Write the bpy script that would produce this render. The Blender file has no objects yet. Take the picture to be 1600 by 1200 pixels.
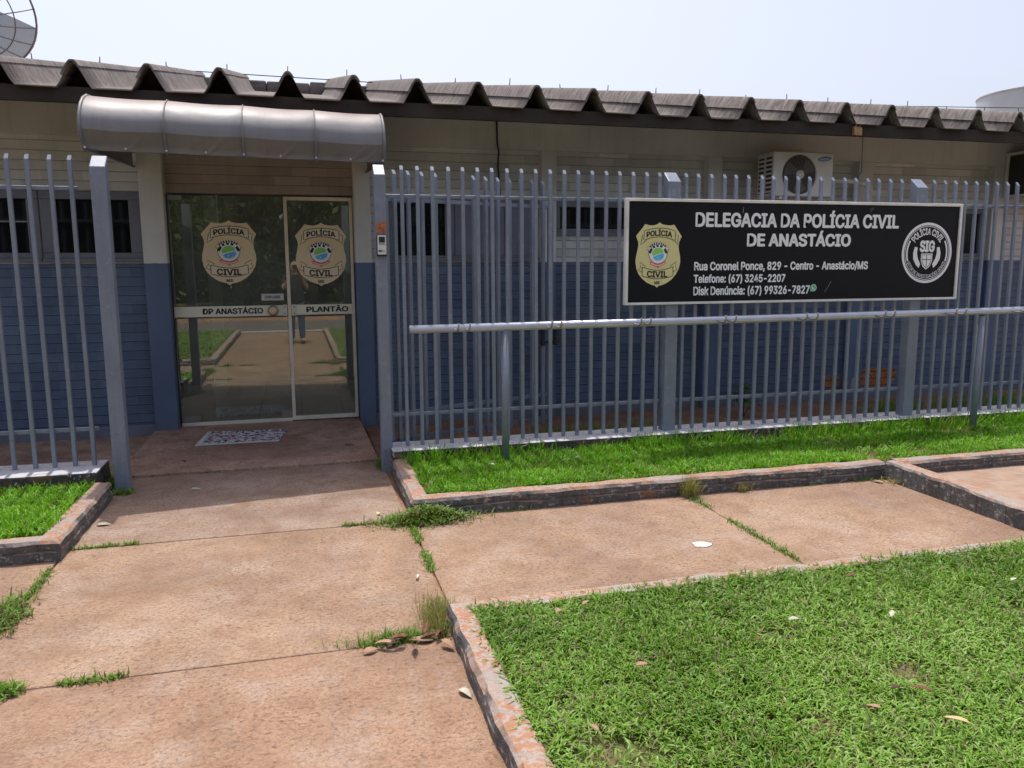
import bpy, bmesh, math, random
import numpy as np
from mathutils import Vector, Matrix, noise
from mathutils.geometry import tessellate_polygon

random.seed(7)
rng = np.random.default_rng(11)
S = bpy.context.scene
COL = S.collection

# ------------------------------------------------------------------ camera
cam_d = bpy.data.cameras.new('camera')
cam = bpy.data.objects.new('camera', cam_d); COL.objects.link(cam)
cam_d.sensor_width = 36.0
cam_d.lens = 1245.0 / 1600.0 * 36.0
cam_d.clip_start = 0.02
cam_d.clip_end = 2000
EYE = 1.6
_X = Vector((4700, -208, 1245)).normalized()
_D = Vector((40.0, 8356.0, 1245.0)).normalized()
_Y = _D.cross(_X)
if _Y.z < 0: _Y = -_Y
# rows = world axes in camera coordinates (x right, y down, z forward)
right = Vector((_X.x, _Y.x, -_D.x)); down = Vector((_X.y, _Y.y, -_D.y)); fwd = Vector((_X.z, _Y.z, -_D.z))
M = Matrix((right, -down, -fwd)).transposed().to_4x4()
M.translation = (0, 0, EYE)
cam.matrix_world = M
S.camera = cam

# ------------------------------------------------------------------ world and sun
SUN_EL = math.radians(71.0)
world = bpy.data.worlds.new('World'); S.world = world
world.use_nodes = True
wn = world.node_tree.nodes; wl = world.node_tree.links
bg = wn['Background']
sky = wn.new('ShaderNodeTexSky'); sky.sky_type = 'NISHITA'
sky.sun_disc = False
sky.sun_elevation = SUN_EL
sky.sun_rotation = 0.0
sky.altitude = 150; sky.air_density = 1.0; sky.dust_density = 5.0; sky.ozone_density = 1.0
hs = wn.new('ShaderNodeHueSaturation'); hs.inputs['Saturation'].default_value = 0.66      # hazy sky
wl.new(sky.outputs[0], hs.inputs['Color']); tn = wn.new('ShaderNodeMix'); tn.data_type = 'RGBA'; tn.blend_type = 'MULTIPLY'; tn.inputs[0].default_value = 1.0; tn.inputs[7].default_value = (0.95, 0.925, 0.97, 1)
wl.new(hs.outputs[0], tn.inputs[6]); wl.new(tn.outputs[2], bg.inputs[0])
bg.inputs[1].default_value = 0.128
sun_d = bpy.data.lights.new('sun', 'SUN'); sun_d.energy = 2.1; sun_d.angle = math.radians(0.6)
sun_d.color = (1.0, 0.955, 0.89)
sun = bpy.data.objects.new('sun', sun_d); COL.objects.link(sun)
sun_dir = Vector((-0.02, math.cos(SUN_EL), math.sin(SUN_EL)))
sun.rotation_euler = sun_dir.to_track_quat('Z', 'Y').to_euler()
sun.location = (0, 6, 20)
S.view_settings.view_transform = 'Standard'
S.view_settings.look = 'None'
S.view_settings.exposure = 0.80
S.view_settings.gamma = 1.0
S.view_settings.use_curve_mapping = False
S.cycles.max_bounces = 8
S.cycles.transparent_max_bounces = 16

# ------------------------------------------------------------------ helpers
def tag(o, label=None, cat=None, group=None, kind=None):
    if label: o['label'] = label
    if cat: o['category'] = cat
    if group: o['group'] = group
    if kind: o['kind'] = kind
    return o

def empty(name, loc=(0, 0, 0), label=None, cat=None, group=None):
    o = bpy.data.objects.new(name, None); COL.objects.link(o)
    o.location = loc; o.empty_display_size = 0.1
    return tag(o, label, cat, group)

def setparent(o, p):
    o.parent = p
    # builders use world coordinates; the parents only carry a translation
    if p is not None:
        off = Vector((0, 0, 0)); q = p
        while q is not None:
            off += q.location; q = q.parent
        o.location = Vector(o.location) - off

class MB:
    def __init__(self):
        self.v = []; self.f = []; self.m = []; self.mats = []; self.cur = 0
    def use(self, m):
        if m not in self.mats: self.mats.append(m)
        self.cur = self.mats.index(m); return self
    def add(self, vs, fs):
        b = len(self.v); self.v.extend([tuple(p) for p in vs])
        for f in fs:
            self.f.append(tuple(b + i for i in f)); self.m.append(self.cur)
        return self
    def box(self, x0, x1, y0, y1, z0, z1):
        vs = [(x0, y0, z0), (x1, y0, z0), (x1, y1, z0), (x0, y1, z0), (x0, y0, z1), (x1, y0, z1), (x1, y1, z1), (x0, y1, z1)]
        return self.add(vs, [(0, 3, 2, 1), (4, 5, 6, 7), (0, 1, 5, 4), (1, 2, 6, 5), (2, 3, 7, 6), (3, 0, 4, 7)])
    def hexa(self, vs):
        return self.add(vs, [(0, 3, 2, 1), (4, 5, 6, 7), (0, 1, 5, 4), (1, 2, 6, 5), (2, 3, 7, 6), (3, 0, 4, 7)])
    def tube(self, pts, r, n=8, cap=True):
        pts = [Vector(p) for p in pts]; rings = []
        rr = r if isinstance(r, (list, tuple)) else [r] * len(pts)
        up = None
        for i, p in enumerate(pts):
            d = (pts[min(i + 1, len(pts) - 1)] - pts[max(i - 1, 0)]).normalized()
            if up is None:
                up = Vector((0, 0, 1)) if abs(d.z) < 0.9 else Vector((1, 0, 0))
            a = d.cross(up).normalized(); b = a.cross(d).normalized(); up = b
            rings.append([p + (a * math.cos(2 * math.pi * k / n) + b * math.sin(2 * math.pi * k / n)) * rr[i] for k in range(n)])
        vs = [q for ring in rings for q in ring]; fs = []
        for i in range(len(pts) - 1):
            for k in range(n):
                fs.append((i * n + k, i * n + (k + 1) % n, (i + 1) * n + (k + 1) % n, (i + 1) * n + k))
        if cap:
            fs.append(tuple(range(n - 1, -1, -1))); fs.append(tuple((len(pts) - 1) * n + k for k in range(n)))
        return self.add(vs, fs)
    def grid(self, P):       # P[i][j] points
        n = len(P); m = len(P[0]); vs = [q for row in P for q in row]
        return self.add(vs, [(i * m + j, i * m + j + 1, (i + 1) * m + j + 1, (i + 1) * m + j) for i in range(n - 1) for j in range(m - 1)])
    def poly(self, pts2, y):          # flat polygon in the X-Z plane facing -Y
        a = sum(p[0] * q[1] - q[0] * p[1] for p, q in zip(pts2, pts2[1:] + pts2[:1]))
        if a < 0: pts2 = pts2[::-1]
        return self.add([(p[0], y, p[1]) for p in pts2], [tuple(range(len(pts2)))])
    def stroke(self, pts2, w, y, closed=False):
        P = [Vector(p) for p in pts2]
        n = len(P)
        L = []; Rr = []
        for i in range(n):
            a = P[(i - 1) % n] if (closed or i > 0) else P[i]
            b = P[(i + 1) % n] if (closed or i < n - 1) else P[i]
            d = (b - a); d = d.normalized() if d.length > 0 else Vector((1, 0))
            nn = Vector((-d.y, d.x)) * w * 0.5
            L.append(P[i] + nn); Rr.append(P[i] - nn)
        vs = [(q.x, y, q.y) for q in L] + [(q.x, y, q.y) for q in Rr]
        fs = []
        for i in range(n if closed else n - 1):
            j = (i + 1) % n
            fs.append((n + i, n + j, j, i))
        return self.add(vs, fs)
    def build(self, name, mat=None, parent=None, smooth=False, bevel=0, seg=1):
        me = bpy.data.meshes.new(name)
        me.from_pydata(self.v, [], self.f)
        if self.mats:
            for m in self.mats: me.materials.append(m)
            me.polygons.foreach_set('material_index', self.m)
        elif mat: me.materials.append(mat)
        if smooth: me.polygons.foreach_set('use_smooth', [True] * len(me.polygons))
        me.update()
        o = bpy.data.objects.new(name, me); COL.objects.link(o)
        if parent is not None: setparent(o, parent)
        if bevel:
            b = o.modifiers.new('bevel', 'BEVEL'); b.width = bevel; b.segments = seg; b.limit_method = 'ANGLE'
            b.angle_limit = math.radians(40)
        return o

def recenter(o):
    """give a top-level mesh an origin at its base"""
    me = o.data
    co = np.empty(len(me.vertices) * 3, dtype=np.float32); me.vertices.foreach_get('co', co); co = co.reshape(-1, 3)
    c = (co.min(0) + co.max(0)) / 2; c[2] = co[:, 2].min()
    co -= c; me.vertices.foreach_set('co', co.ravel()); me.update()
    o.location = Vector(o.location) + Vector([float(x) for x in c])
    return o

import os
FONT = None
try:
    _p = os.path.join(bpy.utils.system_resource('DATAFILES', path='fonts'), 'Inter.woff2')
    if os.path.exists(_p): FONT = bpy.data.fonts.load(_p)
except Exception: FONT = None
_textcache = {}
def text2d(s, offset=0.018):
    key = (s, offset)
    if key in _textcache: return _textcache[key]
    if offset > 0:          # heavier strokes: the outline repeated around its place, each copy a hair further forward
        v0, f0 = text2d(s, 0.0); n0 = len(v0); V = []; F = []
        for k in range(9):
            d = (0, 0) if k == 8 else (offset * math.cos(k * math.pi / 4), offset * 0.8 * math.sin(k * math.pi / 4))
            V.append(np.column_stack([v0[:, 0] + d[0], v0[:, 1] + d[1], np.full(n0, k * 1.0)])); F += [tuple(i + k * n0 for i in f) for f in f0]
        _textcache[key] = (np.concatenate(V), F); return _textcache[key]
    cu = bpy.data.curves.new('t', 'FONT'); cu.body = s; cu.size = 1
    if FONT: cu.font = FONT
    cu.offset = 0.0; cu.resolution_u = 3
    ob = bpy.data.objects.new('t', cu); COL.objects.link(ob)
    dg = bpy.context.evaluated_depsgraph_get()
    me = bpy.data.meshes.new_from_object(ob.evaluated_get(dg))
    vs = np.array([(v.co[0], v.co[1], 0.0) for v in me.vertices]); fs = [tuple(p.vertices) for p in me.polygons]
    bpy.data.objects.remove(ob); bpy.data.curves.remove(cu); bpy.data.meshes.remove(me)
    _textcache[key] = (vs, fs)
    return vs, fs

CAPH = float(text2d('H', 0.0)[0][:, 1].max())
def put_text(mb, s, x0, x1, zb, zt, y, offset=0.018, warp=None):
    """text fitted between x0 and x1, baseline zb, capital height up to zt, facing -Y"""
    vs, fs = text2d(s, offset)
    a, b = vs[:, 0].min(), vs[:, 0].max()
    px = x0 + (vs[:, 0] - a) / (b - a) * (x1 - x0)
    pz = zb + (vs[:, 1]) / CAPH * (zt - zb)
    pts = []
    for p, q, k in zip(px, pz, vs[:, 2]):
        if warp: p, q = warp(p, q)
        pts.append((float(p), y - 0.00006 * k, float(q)))
    # face -Y
    out = []
    for f in fs:
        n = 0
        for i in range(len(f)):
            p = pts[f[i]]; q = pts[f[(i + 1) % len(f)]]; n += p[0] * q[2] - q[0] * p[2]
        out.append(f if n > 0 else f[::-1])
    mb.add(pts, out)

# ------------------------------------------------------------------ materials
class NT:
    def __init__(self, name):
        self.m = bpy.data.materials.new(name); self.m.use_nodes = True
        self.t = self.m.node_tree; self.n = self.t.nodes; self.l = self.t.links
        self.b = self.n['Principled BSDF']; self.out = self.n['Material Output']
    def node(self, typ, **kw):
        x = self.n.new(typ)
        for k, v in kw.items(): setattr(x, k, v)
        return x
    def link(self, a, b): self.l.new(a, b)
    def coord(self, kind='Object', scale=(1, 1, 1), rot=(0, 0, 0), loc=(0, 0, 0)):
        tc = self.node('ShaderNodeTexCoord'); mp = self.node('ShaderNodeMapping')
        mp.inputs['Scale'].default_value = scale; mp.inputs['Rotation'].default_value = rot; mp.inputs['Location'].default_value = loc
        self.link(tc.outputs[kind], mp.inputs[0]); return mp.outputs[0]
    def geopos(self):
        return self.node('ShaderNodeNewGeometry').outputs['Position']
    def noise(self, vec, scale, detail=4, rough=0.6, dist=0):
        x = self.node('ShaderNodeTexNoise'); x.inputs['Scale'].default_value = scale; x.inputs['Detail'].default_value = detail
        x.inputs['Roughness'].default_value = rough; x.inputs['Distortion'].default_value = dist
        if vec is not None: self.link(vec, x.inputs['Vector'])
        return x.outputs[0]
    def voro(self, vec, scale, feature='F1'):
        x = self.node('ShaderNodeTexVoronoi'); x.feature = feature; x.inputs['Scale'].default_value = scale
        if vec is not None: self.link(vec, x.inputs['Vector'])
        return x.outputs[0]
    def ramp(self, fac, stops):
        x = self.node('ShaderNodeValToRGB'); e = x.color_ramp.elements
        while len(e) < len(stops): e.new(0.5)
        for i, (p, c) in enumerate(stops):
            e[i].position = p
            e[i].color = (c, c, c, 1) if isinstance(c, (int, float)) else (*c, 1)
        self.link(fac, x.inputs[0]); return x.outputs[0]
    def mix(self, fac, a, b, mode='MIX'):
        x = self.node('ShaderNodeMix'); x.data_type = 'RGBA'; x.blend_type = mode
        for s, v in ((0, fac), (6, a), (7, b)):
            if isinstance(v, (int, float)): x.inputs[s].default_value = v if s == 0 else (v, v, v, 1)
            elif isinstance(v, tuple): x.inputs[s].default_value = (*v, 1)
            else: self.link(v, x.inputs[s])
        return x.outputs[2]
    def math(self, op, a, b=None, c=None):
        x = self.node('ShaderNodeMath'); x.operation = op
        for i, v in enumerate((a, b, c)):
            if v is None: continue
            if isinstance(v, (int, float)): x.inputs[i].default_value = v
            else: self.link(v, x.inputs[i])
        return x.outputs[0]
    def sep(self, vec):
        x = self.node('ShaderNodeSeparateXYZ'); self.link(vec, x.inputs[0]); return x.outputs
    def comb(self, x_, y_, z_):
        x = self.node('ShaderNodeCombineXYZ')
        for i, v in enumerate((x_, y_, z_)):
            if isinstance(v, (int, float)): x.inputs[i].default_value = v
            else: self.link(v, x.inputs[i])
        return x.outputs[0]
    def bump(self, h, strength=0.4, dist=0.01, prev=None):
        x = self.node('ShaderNodeBump'); x.inputs['Strength'].default_value = strength; x.inputs['Distance'].default_value = dist
        self.link(h, x.inputs['Height'])
        if prev is not None: self.link(prev, x.inputs['Normal'])
        self.link(x.outputs[0], self.b.inputs['Normal']); return x.outputs[0]
    def set(self, color=None, rough=None, metal=None, spec=None):
        for k, v in (('Base Color', color), ('Roughness', rough), ('Metallic', metal), ('Specular IOR Level', spec)):
            if v is None: continue
            if isinstance(v, tuple): self.b.inputs[k].default_value = (*v, 1)
            elif isinstance(v, (int, float)): self.b.inputs[k].default_value = v
            else: self.link(v, self.b.inputs[k])
        return self.m

def scale_c(c, k): return tuple(min(1, x * k) for x in c)

def plain(name, c, rough=0.5, metal=0.0, var=0.15, sc=6.0, bump=0.0, bsc=60, spec=0.5):
    t = NT(name); v = t.geopos()
    n = t.noise(v, sc, 5)
    col = t.ramp(n, [(0.3, scale_c(c, 1 - var)), (0.7, scale_c(c, 1 + var))])
    t.set(col, rough, metal, spec)
    if bump: t.bump(t.noise(v, bsc, 4), bump, 0.004)
    return t.m

M_ = {}
M_['fence'] = None
def fence_paint():
    t = NT('grey_blue_fence_paint'); v = t.geopos(); s = t.sep(v)
    n = t.noise(v, 3.0, 6, 0.65); c = t.ramp(n, [(0.3, (0.185, 0.215, 0.275)), (0.7, (0.245, 0.28, 0.345))])
    sm = t.noise(t.comb(*[t.math('MULTIPLY', s_, k) for s_, k in zip(s, (60, 60, 2.5))]), 1.0, 4)
    c = t.mix(t.ramp(sm, [(0.52, 0.0), (0.72, 0.5)]), c, (0.18, 0.185, 0.205))
    c = t.mix(t.ramp(t.noise(v, 11, 5, 0.7), [(0.55, 0.0), (0.7, 0.5)]), c, (0.34, 0.36, 0.40))
    # chips and rust, mostly where the bars meet the plinth and the rails
    low = t.ramp(s[2], [(0.17, 1.0), (0.30, 0.25), (0.42, 0.6), (0.5, 0.15)])
    ch = t.noise(v, 34, 4, 0.7)
    c = t.mix(t.math('MULTIPLY', t.ramp(ch, [(0.60, 0.0), (0.66, 1.0)]), low), c, (0.20, 0.10, 0.055))
    c = t.mix(t.ramp(t.noise(v, 21, 5, 0.75), [(0.68, 0.0), (0.71, 0.8)]), c, (0.42, 0.43, 0.45))
    t.set(c, t.ramp(n, [(0.3, 0.32), (0.7, 0.5)]), 0, 0.5)
    t.bump(t.noise(v, 90, 3), 0.12, 0.002)
    return t.m
M_['fence'] = fence_paint()
M_['white_cap'] = plain('pale_cut_metal', (0.62, 0.65, 0.72), 0.3, 0.1)

def wall_mat(name, brick=True, two=True, top=(0.66, 0.672, 0.64), low=(0.112, 0.162, 0.252), split=1.634):
    t = NT(name); v = t.geopos(); s = t.sep(v)
    vec = t.comb(s[0], s[2], 0.0)
    n1 = t.noise(v, 1.3, 5, 0.6); n2 = t.noise(v, 25, 4)
    topc = t.ramp(n1, [(0.3, scale_c(top, 0.86)), (0.7, scale_c(top, 1.1))])
    lowc = t.ramp(n1, [(0.3, scale_c(low, 0.82)), (0.7, scale_c(low, 1.2))])
    if two:
        edge = t.math('ADD', s[2], t.math('MULTIPLY', t.math('SUBTRACT', t.noise(v, 9, 2), 0.5), 0.012))
        f = t.math('GREATER_THAN', edge, split)
        c = t.mix(f, lowc, topc)
        # dust splash at the base of the wall
        db = t.ramp(t.math('ADD', s[2], t.math('MULTIPLY', n2, 0.12)), [(0.02, 1.0), (0.22, 0.0)])
        c = t.mix(t.math('MULTIPLY', db, 0.45), c, (0.16, 0.13, 0.12))
    else: c = topc
    # rain streaks and dirt
    st = t.noise(t.comb(t.math('MULTIPLY', s[0], 9), t.math('MULTIPLY', s[2], 0.7), 0.0), 1.0, 5, 0.7)
    c = t.mix(t.ramp(st, [(0.52, 0.0), (0.8, 0.4)]), c, t.mix(0.6, c, (0.09, 0.08, 0.07)))
    b = None
    if brick:
        wob = t.math('MULTIPLY', t.math('SUBTRACT', t.noise(v, 2.5, 3), 0.5), 0.012)
        zz = t.math('DIVIDE', t.math('ADD', s[2], wob), 0.0885)
        fz = t.math('FRACT', zz); row = t.math('FLOOR', zz)
        fx = t.math('FRACT', t.math('ADD', t.math('DIVIDE', s[0], 0.34), t.math('MULTIPLY', t.math('MODULO', row, 2.0), 0.5)))
        gh = t.ramp(fz, [(0.0, 1.0), (0.05, 1.0), (0.10, 0.0)])
        gv = t.ramp(fx, [(0.0, 1.0), (0.010, 1.0), (0.022, 0.0)])
        gv = t.math('MULTIPLY', gv, t.ramp(t.noise(v, 4.0, 3), [(0.42, 0.0), (0.6, 0.6)]))
        groove = t.math('MAXIMUM', gh, gv)
        wn_ = t.node('ShaderNodeTexWhiteNoise'); t.link(t.comb(t.math('FLOOR', t.math('ADD', t.math('DIVIDE', s[0], 0.34), t.math('MULTIPLY', t.math('MODULO', row, 2.0), 0.5))), row, 0.0), wn_.inputs[0])
        c = t.mix(0.24, c, wn_.outputs[0], 'MULTIPLY')
        lip = t.ramp(fz, [(0.09, 0.0), (0.12, 1.0), (0.17, 0.0)])          # pale lower lip of each course: joint highlights put into the colour
        c = t.mix(t.math('MULTIPLY', gh, 0.45), c, (0.03, 0.03, 0.035))
        c = t.mix(t.math('MULTIPLY', t.math('MULTIPLY', lip, t.ramp(t.noise(v, 3.0, 4), [(0.35, 0.25), (0.6, 1.0)])), 0.6), c, t.mix(0.5, c, (0.60, 0.60, 0.62)))
        c = t.mix(t.ramp(t.noise(v, 2.2, 6, 0.7), [(0.5, 0.0), (0.7, 0.3)]), c, t.mix(0.5, c, (0.42, 0.42, 0.42)))
        h = t.math('SUBTRACT', 1.0, groove)
        b = t.bump(h, 0.9, 0.008)
    t.set(c, 0.62, 0, 0.35)
    t.bump(t.noise(v, 70, 4), 0.18, 0.004, b)
    return t.m
M_['wall'] = wall_mat('two_tone_painted_block')
M_['plaster'] = wall_mat('two_tone_painted_plaster', brick=False)
M_['bounce_brick'] = wall_mat('olive_block_with_bounce', two=False, top=(0.43, 0.37, 0.33))  # olive block over the door, warm bounce light put into its colour
M_['frame_grey'] = plain('grey_window_paint', (0.165, 0.178, 0.215), 0.5, 0, 0.15, 5, 0.1)
M_['shutter'] = plain('dull_purple_grey_panel', (0.17, 0.178, 0.25), 0.5, 0, 0.15, 3)
M_['sill'] = plain('pale_grey_sill', (0.28, 0.29, 0.33), 0.6)
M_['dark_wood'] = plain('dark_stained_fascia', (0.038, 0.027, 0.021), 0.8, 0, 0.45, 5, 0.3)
M_['light_block'] = plain('brown_wave_light_block', (0.13, 0.095, 0.08), 0.9, 0, 0.4, 6)  # tone of the dark sheets added inside the roof waves
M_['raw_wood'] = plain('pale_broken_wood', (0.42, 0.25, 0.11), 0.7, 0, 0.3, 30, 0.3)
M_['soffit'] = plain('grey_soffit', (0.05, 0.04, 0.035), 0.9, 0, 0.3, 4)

def roof_mat():
    t = NT('weathered_fibre_cement'); v = t.geopos(); s = t.sep(v)
    n = t.noise(v, 2.2, 6, 0.65)
    c = t.ramp(n, [(0.25, (0.095, 0.082, 0.076)), (0.5, (0.145, 0.127, 0.119)), (0.75, (0.205, 0.187, 0.176))])
    stv = t.comb(t.math('MULTIPLY', s[0], 1.0), t.math('MULTIPLY', s[1], 28.0), t.math('MULTIPLY', s[2], 7.0))
    st = t.noise(stv, 1.0, 5, 0.7)
    c = t.mix(t.ramp(st, [(0.45, 0.0), (0.62, 0.8)]), c, (0.29, 0.25, 0.22))
    c = t.mix(t.ramp(st, [(0.28, 0.8), (0.44, 0.0)]), c, (0.05, 0.04, 0.040))
    sp = t.noise(v, 45, 4, 0.7)
    c = t.mix(t.ramp(sp, [(0.56, 0.0), (0.68, 0.5)]), c, (0.06, 0.05, 0.045))
    c = t.mix(t.ramp(t.noise(v, 6.5, 6, 0.75), [(0.55, 0.0), (0.68, 0.6)]), c, (0.055, 0.048, 0.042))
    c = t.mix(t.ramp(t.noise(v, 17, 5, 0.7), [(0.62, 0.0), (0.68, 0.6)]), c, (0.36, 0.34, 0.30))
    t.set(c, 0.9, 0, 0.2); t.bump(sp, 0.35, 0.006); return t.m
M_['roof'] = roof_mat()

def slab_mat(name, base=(0.352, 0.235, 0.154), scale=1.0):
    t = NT(name); v = t.geopos()
    big = t.noise(v, 1.1 * scale, 6, 0.65, 0.6); mid = t.noise(v, 5.5, 6, 0.7); fine = t.noise(v, 60, 5, 0.7)
    c = t.ramp(big, [(0.30, scale_c(base, 0.66)), (0.5, base), (0.68, tuple(min(1, x * k) for x, k in zip(base, (1.16, 1.26, 1.36))))])
    c = t.mix(t.ramp(mid, [(0.48, 0.0), (0.68, 0.65)]), c, (0.225, 0.118, 0.07))
    c = t.mix(t.ramp(t.noise(v, 3.1, 5, 0.7), [(0.5, 0.0), (0.68, 0.7)]), c, (0.40, 0.315, 0.25))
    c = t.mix(t.ramp(t.noise(v, 0.9, 4, 0.6), [(0.48, 0.0), (0.66, 0.6)]), c, (0.19, 0.12, 0.088))
    # small pits elongated in clusters
    pit = t.noise(t.comb(*[t.math('MULTIPLY', q, k) for q, k in zip(t.sep(v), (95, 120, 60))]), 1.0, 6, 0.8)
    clus = t.ramp(t.noise(v, 2.3, 3, 0.6), [(0.35, 0.0), (0.6, 1.0)])
    pm = t.math('MULTIPLY', t.ramp(pit, [(0.56, 0.0), (0.62, 1.0)]), clus)
    c = t.mix(t.math('MULTIPLY', pm, 0.6), c, (0.10, 0.062, 0.048))
    c = t.mix(t.ramp(fine, [(0.35, 0.55), (0.56, 0.0)]), c, (0.15, 0.095, 0.07))
    c = t.mix(t.ramp(t.noise(v, 22, 5, 0.75), [(0.52, 0.0), (0.68, 0.5)]), c, (0.34, 0.26, 0.205))
    c = t.mix(t.ramp(t.noise(v, 13, 5, 0.75), [(0.55, 0.0), (0.70, 0.5)]), c, (0.165, 0.10, 0.072))
    dots = t.voro(v, 17)
    g2 = t.noise(t.comb(*[t.math('MULTIPLY', q, k) for q, k in zip(t.sep(v), (40, 58, 40))]), 1.0, 5, 0.72)
    c = t.mix(t.math('MULTIPLY', t.ramp(g2, [(0.55, 0.0), (0.61, 0.62)]), t.ramp(t.noise(v, 1.7, 4, 0.6), [(0.34, 0.2), (0.58, 1.0)])), c, (0.085, 0.052, 0.040))
    c = t.mix(t.ramp(t.noise(v, 85, 5, 0.8), [(0.58, 0.0), (0.66, 0.55)]), c, (0.46, 0.37, 0.30))
    c = t.mix(t.ramp(dots, [(0.03, 0.6), (0.06, 0.0)]), c, (0.12, 0.08, 0.06))
    t.set(c, 0.92, 0, 0.15)
    b = t.bump(t.math('SUBTRACT', fine, t.ramp(g2, [(0.54, 0.0), (0.66, 1.0)])), 0.4, 0.006)
    b = t.bump(t.math('SUBTRACT', 1.0, pm), 0.4, 0.005, b)
    t.bump(mid, 0.2, 0.015, b)
    return t.m
M_['slab'] = slab_mat('ochre_stained_concrete')
M_['slab_red'] = slab_mat('reddish_stained_concrete', (0.34, 0.212, 0.135))
M_['slab_grey'] = slab_mat('greyish_rough_concrete', (0.335, 0.238, 0.177), 2.0)
M_['porch'] = slab_mat('smooth_red_concrete', (0.56, 0.345, 0.245))
M_['soil'] = slab_mat('red_soil', (0.36, 0.18, 0.10), 1.5)
t = NT('turf_soil'); v = t.geopos(); n_ = t.noise(v, 9, 6, 0.7); t.set(t.mix(t.ramp(t.noise(v, 2.6, 4), [(0.45, 0.0), (0.62, 1.0)]), t.ramp(n_, [(0.35, (0.05, 0.075, 0.018)), (0.65, (0.13, 0.16, 0.05))]), t.ramp(n_, [(0.35, (0.10, 0.07, 0.04)), (0.65, (0.22, 0.15, 0.095))])), 0.95, 0, 0.1); t.bump(t.noise(v, 55, 4), 0.5, 0.01); M_['turf'] = t.m

def tile_mat():
    t = NT('orange_brick_paving'); v = t.geopos(); s = t.sep(v)
    br = t.node('ShaderNodeTexBrick'); t.link(t.comb(s[0], s[1], 0.0), br.inputs['Vector'])
    br.inputs['Scale'].default_value = 1.0; br.inputs['Brick Width'].default_value = 0.24; br.inputs['Row Height'].default_value = 0.12
    br.inputs['Mortar Size'].default_value = 0.006
    br.inputs['Color1'].default_value = (0.30, 0.185, 0.125, 1); br.inputs['Color2'].default_value = (0.34, 0.24, 0.175, 1); br.inputs['Mortar'].default_value = (0.26, 0.21, 0.175, 1)
    c = t.mix(t.ramp(t.noise(v, 12, 5, 0.7), [(0.45, 0.0), (0.7, 0.7)]), br.outputs['Color'], (0.38, 0.30, 0.24))
    t.set(c, 0.9, 0, 0.2); t.bump(t.math('SUBTRACT', t.noise(v, 50, 4), br.outputs['Fac']), 0.4, 0.006); return t.m
M_['tile'] = tile_mat()

def kerb_mat():
    t = NT('worn_painted_brick_kerb'); v = t.geopos(); s = t.sep(v)
    g = t.node('ShaderNodeNewGeometry'); nz = t.sep(g.outputs['True Normal'])[2]
    topf = t.ramp(nz, [(0.55, 0.0), (0.75, 1.0)])
    n = t.noise(v, 8, 5, 0.7); nf = t.noise(v, 38, 5, 0.7)
    br = t.ramp(n, [(0.3, (0.31, 0.14, 0.076)), (0.6, (0.36, 0.198, 0.122)), (0.8, (0.35, 0.255, 0.19))])
    top = t.mix(t.ramp(nf, [(0.48, 0.0), (0.58, 0.85)]), br, (0.35, 0.315, 0.28))
    top = t.mix(t.ramp(t.noise(v, 5.0, 4), [(0.5, 0.0), (0.6, 0.7)]), top, (0.30, 0.285, 0.265))
    # mortar lines across the bricks
    ju = t.math('ADD', s[0], s[1]); fr = t.math('FRACT', t.math('DIVIDE', t.math('ADD', ju, t.math('MULTIPLY', t.noise(v, 6, 2), 0.03)), 0.235))
    top = t.mix(t.ramp(fr, [(0.05, 0.9), (0.10, 0.0)]), top, (0.29, 0.28, 0.265))
    paint = t.ramp(nf, [(0.3, (0.075, 0.074, 0.073)), (0.7, (0.15, 0.147, 0.143))])
    stv = t.comb(t.math('MULTIPLY', s[0], 19.0), t.math('MULTIPLY', s[1], 19.0), t.math('MULTIPLY', s[2], 34.0))
    ch = t.noise(stv, 1.0, 5, 0.72)
    side = t.mix(t.ramp(ch, [(0.56, 0.0), (0.62, 0.8)]), paint, (0.40, 0.375, 0.34))
    jl = t.ramp(fr, [(0.02, 0.7), (0.05, 0.0)])
    side = t.mix(jl, side, (0.05, 0.045, 0.04))
    side = t.mix(t.ramp(t.math('ADD', s[2], t.math('MULTIPLY', nf, 0.05)), [(0.01, 0.6), (0.04, 0.0)]), side, (0.17, 0.105, 0.07))
    side = t.mix(t.ramp(t.noise(v, 4.2, 5, 0.7), [(0.60, 0.0), (0.66, 1.0)]), side, (0.30, 0.125, 0.06))
    c = t.mix(topf, side, top)
    t.set(c, 0.85, 0, 0.25)
    b = t.bump(nf, 0.5, 0.012)
    t.bump(ch, 0.5, 0.012, b); return t.m
M_['kerb'] = kerb_mat()

def plinth_mat():
    t = NT('peeling_white_plinth_paint'); v = t.geopos()
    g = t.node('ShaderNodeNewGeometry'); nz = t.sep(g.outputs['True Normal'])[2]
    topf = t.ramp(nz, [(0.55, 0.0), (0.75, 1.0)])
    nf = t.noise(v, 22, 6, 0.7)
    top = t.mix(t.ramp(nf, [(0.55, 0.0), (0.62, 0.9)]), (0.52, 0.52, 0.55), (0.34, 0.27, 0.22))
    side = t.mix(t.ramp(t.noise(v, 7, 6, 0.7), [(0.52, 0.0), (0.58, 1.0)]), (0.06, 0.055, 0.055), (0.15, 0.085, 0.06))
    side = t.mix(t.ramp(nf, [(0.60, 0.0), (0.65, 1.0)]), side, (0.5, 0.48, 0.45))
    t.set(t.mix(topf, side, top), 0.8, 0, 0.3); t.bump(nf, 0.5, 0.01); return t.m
M_['plinth'] = plinth_mat()

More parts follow.
